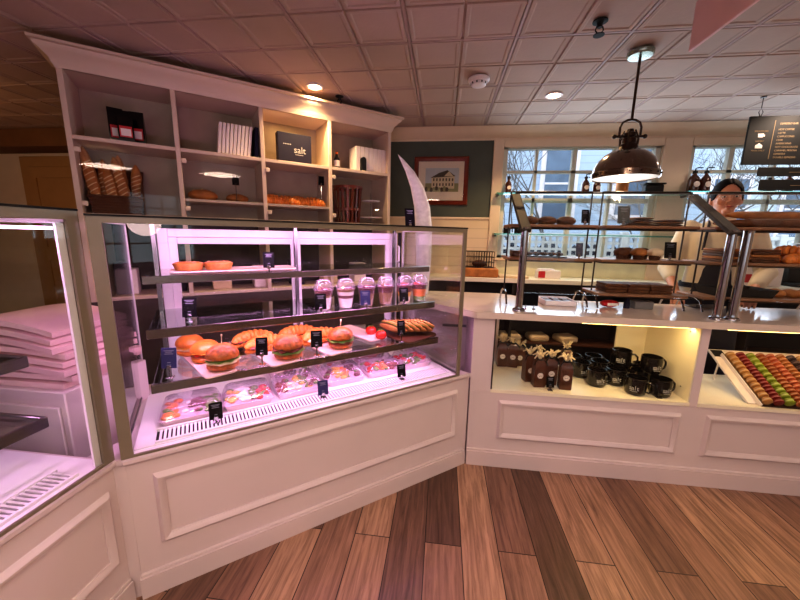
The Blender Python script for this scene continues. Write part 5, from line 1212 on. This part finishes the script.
b.blob((0, -.088, HZ-.058), (.020, .010, .006), M_skin); b.blob((0, -.086, HZ-.068), (.017, .011, .006), M_skin)
for s in (-1, 1):
    chain(b, [SHL[s], ELB[s], WRS[s]], [.046, .037, .025], M_skin)
    w0 = WRS[s]; d = (WRS[s]-ELB[s]).normalized(); d = (d+Vector((0, -.1, -.25))).normalized(); side = d.cross(Vector((0, 0, 1))).normalized(); nrm = side.cross(d).normalized()
    pc = w0+d*.045
    M = Matrix((( side.x, d.x, nrm.x, pc.x), (side.y, d.y, nrm.y, pc.y), (side.z, d.z, nrm.z, pc.z), (0, 0, 0, 1)))
    b.blob((0, 0, 0), (.038, .052, .016), M_skin, 16, 10, M=M)
    for k, (ox, ln) in enumerate(((-.028, .066), (-.0095, .076), (.0095, .070), (.028, .055))):
        b.tube([M @ Vector(p) for p in ((ox, .030, 0), (ox*1.12, .055+ln*.25, .006), (ox*1.15, .055+ln*.62, -.006), (ox*1.1, .052+ln*.9, -.026))], [.0092, .009, .0082, .0065], M_skin, 10)
    th = -s
    b.tube([M @ Vector(p) for p in ((th*-.022*-1 if False else th*.026, -.02, -.002), (th*.048, .012, -.010), (th*.056, .042, -.018))], [.012, .0105, .008], M_skin, 10)
for s in (-1, 1): chain(b, [Vector((s*.085, .01, .84)), Vector((s*.092, -.005, .46)), Vector((s*.095, .015, .075))], [.082, .054, .036], M_skin); b.blob((s*.098, -.045, .04), (.038, .10, .032), M_skin)
remeshed(b, 'body', PR, .0052, 2)
# face details
for s in (-1, 1):
    b = MB(); b.blob((s*.030, -.0835, HZ+.004), (.0125, .007, .0062), mat('eye_white', (226, 216, 210), .3), 14, 8); e = b.build('eye', PR)
    b = MB(); b.blob((s*.029, -.0898, HZ+.003), (.0055, .0018, .0055), M_black, 12, 6); b.build('iris', e)
    b = MB(); b.tube([(s*.015, -.0945, HZ+.024), (s*.03, -.0945, HZ+.029), (s*.048, -.083, HZ+.023)], [.003, .0036, .002], M_hair, 6); b.build('eyebrow', PR)
b = MB(); b.tube([(-.024, -.092, HZ-.0605), (-.010, -.0985, HZ-.058), (0, -.0985, HZ-.060), (.010, -.0985, HZ-.058), (.024, -.092, HZ-.0605)], [.002, .0048, .0045, .0048, .002], mat('lips', (170, 92, 86), .4), 8); b.build('lips', PR)
# hair: a cap that stops at an arched hairline, tied in a low bun
b = MB(); HC = Vector((0, .012, HZ+.014))
def hairfn(v):
    x, y, z = v; ax, ay, az = .0835, .106, .117
    X, Z = x*ax, z*az+.014
    line = .086-(abs(X)/.070)**2.2*.085
    if y < .12 and Z < line and abs(X) < .079: k = .80; return (x*k, y*k if y < 0 else y, z*k)
    if z < -.35: k = max(.45, 1-(-z-.35)*.8); return (x*k, y*k, z)
    q = 1+.012*math.sin(28*math.atan2(z, x)); return (x*q, y*q, z-(.035*math.exp(-(X/.006)**2) if y < .3 and z > .5 else 0))
b.blob(HC, (.0835, .106, .117), M_hair, 72, 48, fn=hairfn)
b.blob((0, .125, HZ-.03), (.040, .036, .040), M_hair, 16, 10)
b.build('hair', PR, smooth=60)
# shirt
b = MB()
b.loft([ell(.86, .176, .118, .01), ell(.95, .172, .116, .005), ell(1.03, .158, .106), ell(1.12, .150, .102), ell(1.24, .166, .116, -.006), ell(1.33, .176, .108), ell(1.385, .168, .088, .005), ell(1.42, .115, .07, .01), ell(1.435, .082, .066, .01)], M_shirt)
for s in (-1, 1):
    q = WRS[s].lerp(ELB[s], .55 if s < 0 else .22); chain(b, [SHL[s]+Vector((-.01*s, 0, 0)), ELB[s], q], [.064, .054, .042], M_shirt); b.blob(ELB[s], (.06, .06, .05), M_shirt)
remeshed(b, 'shirt', PR, .009, 3)
b = MB(); b.lathe([(.066, 0), (.074, .004), (.066, .032), (.060, .03), (.066, 0)], M_shirt, M=T(0, .010, 1.428), seg=24); b.build('collar', PR)
# apron : bib, skirt, straps
b = MB(); bib = []
for z, hx, yy in ((1.25, .105, -.130), (1.14, .125, -.120), (1.03, .150, -.122), (.95, .175, -.132), (.80, .185, -.135), (.62, .19, -.14), (.46, .195, -.142)):
    bib.append([(hx*math.sin(t), yy+ (1-math.cos(t))*.16, z) for t in [(-1+2*k/12)*1.45 for k in range(13)]])
vs = [p for row in bib for p in row]; fs = [(i*13+k, i*13+k+1, (i+1)*13+k+1, (i+1)*13+k) for i in range(len(bib)-1) for k in range(12)]
b.add(vs, fs, M_apn); ap = b.build('apron', PR); sm = ap.modifiers.new('thick', 'SOLIDIFY'); sm.thickness = .006
for s in (-1, 1): b = MB(); b.tube([(s*.095, -.122, 1.245), (s*.09, -.112, 1.33), (s*.075, -.06, 1.415), (s*.06, .03, 1.452), (s*.02, .085, 1.44)], .008, M_apn, 8); b.build('strap', ap)
b = MB(); b.lathe([(1.08, .985), (1.085, .985), (1.085, 1.02), (1.08, 1.02), (1.08, .985)], M_apn, seg=40, M=Matrix(((.162, 0, 0, 0), (0, .115, 0, .003), (0, 0, 1, 0), (0, 0, 0, 1)))); b.build('waist_tie', ap)
b = MB(); b.loft([ell(.93, .172, .116, .01), ell(.82, .178, .118, .01), ell(.74, .17, .112, .01)], M_trou)
for s in (-1, 1): chain(b, [Vector((s*.088, .01, .82)), Vector((s*.094, .0, .46)), Vector((s*.097, .015, .10))], [.092, .07, .062], M_trou)
remeshed(b, 'trousers', PR, .010, 3)
for s in (-1, 1):
    b = MB(); b.blob((s*.100, -.05, .045), (.047, .125, .045), M_black, 18, 10, fn=lambda v: (v.x, v.y, max(v.z, -.9) if v.y < .3 else v.z), zmin=-.044); b.blob((s*.098, .02, .075), (.05, .055, .05), M_black, 14, 8); b.build('shoe', PR)
# thing in the worker's reach
b = MB(); b.box(-.07, .07, -.045, .045, 0, .006, M_steel, .002); b.box(-.07, .07, -.045, -.041, 0, .02, M_steel); tag(b.build('metal_tray', loc=(1.56, 2.24, CT), rot=.3), 'small metal tray on the countertop under the worker\'s hand', 'tray')
# ================================================================== CAMERA, WORLD, ROOM LIGHT
cy_, sy_ = math.cos(YAW), math.sin(YAW); cp_, sp_ = math.cos(PIT), math.sin(PIT)
fw = Vector((sy_*cp_, cy_*cp_, -sp_)); rt = Vector((cy_, -sy_, 0)); up = rt.cross(fw)
c_, s_ = math.cos(ROL), math.sin(ROL)
r2 = rt*c_+up*s_; u2 = -rt*s_+up*c_
cam = bpy.data.cameras.new('camera'); cam.sensor_fit = 'HORIZONTAL'; cam.sensor_width = 36; cam.lens = F/800*36; cam.clip_start = .02; cam.clip_end = 200
co = bpy.data.objects.new('camera', cam); COL.objects.link(co)
co.matrix_world = Matrix(((r2.x, u2.x, -fw.x, 0), (r2.y, u2.y, -fw.y, 0), (r2.z, u2.z, -fw.z, CAMH), (0, 0, 0, 1)))
SC.camera = co
w = bpy.data.worlds.new('overcast_sky'); SC.world = w; w.use_nodes = True
bg = w.node_tree.nodes['Background']; bg.inputs['Color'].default_value = (.78, .88, 1, 1); bg.inputs['Strength'].default_value = 2.3
# room lamps and added fill
WARM = (255, 228, 204); ROSE = (255, 226, 218)
for x, y in ((-.34, -.97), (.55, -.02)):
    light('AREA', (x, y, 2.10), 12, ROSE, size=.42, name='drum_bulb')
for x, y, e in ((2.2, 1.0, 26), (2.4, 2.75, 30), (-2.6, -.4, 12), (.55, .95, 20), (-.35, .2, 5), (.1, -.43, 9), (1.7, -.4, 18), (2.94, -2.41, 20)):
    light('SPOT', (x, y, ZC-.02), e, WARM, size=.05, spot=2.6, blend=.7, name='can_and_fill_spot')  # fixtureless spots; two match reflected cans, the rest are added fill
light('POINT', (.8, -1.7, 1.4), 16, (255, 214, 210), size=.15, name='room_fill')
light('AREA', (1.2, YB-.05, 1.65), 14, (222, 236, 255), (-PI/2, 0, 0), 1.3, .9, 'window_light')
light('AREA', (2.8, YB-.05, 1.65), 14, (222, 236, 255), (-PI/2, 0, 0), 1.3, .9, 'window_light')
light('POINT', (-4.0, 1.6, 1.9), 14, (255, 190, 120), size=.2, name='back_hall_fill')  # added fill that brightens the far door; no fixture there
SC.view_settings.view_transform = 'Standard'; SC.view_settings.look = 'Medium High Contrast'; SC.view_settings.exposure = 0; SC.view_settings.gamma = 1
SC.cycles.use_denoising = True
SC.cycles.max_bounces = 10; SC.cycles.transparent_max_bounces = 32; SC.cycles.glossy_bounces = 5; SC.cycles.diffuse_bounces = 4
SC.cycles.sample_clamp_indirect = 6; SC.cycles.caustics_reflective = False; SC.cycles.caustics_refractive = False
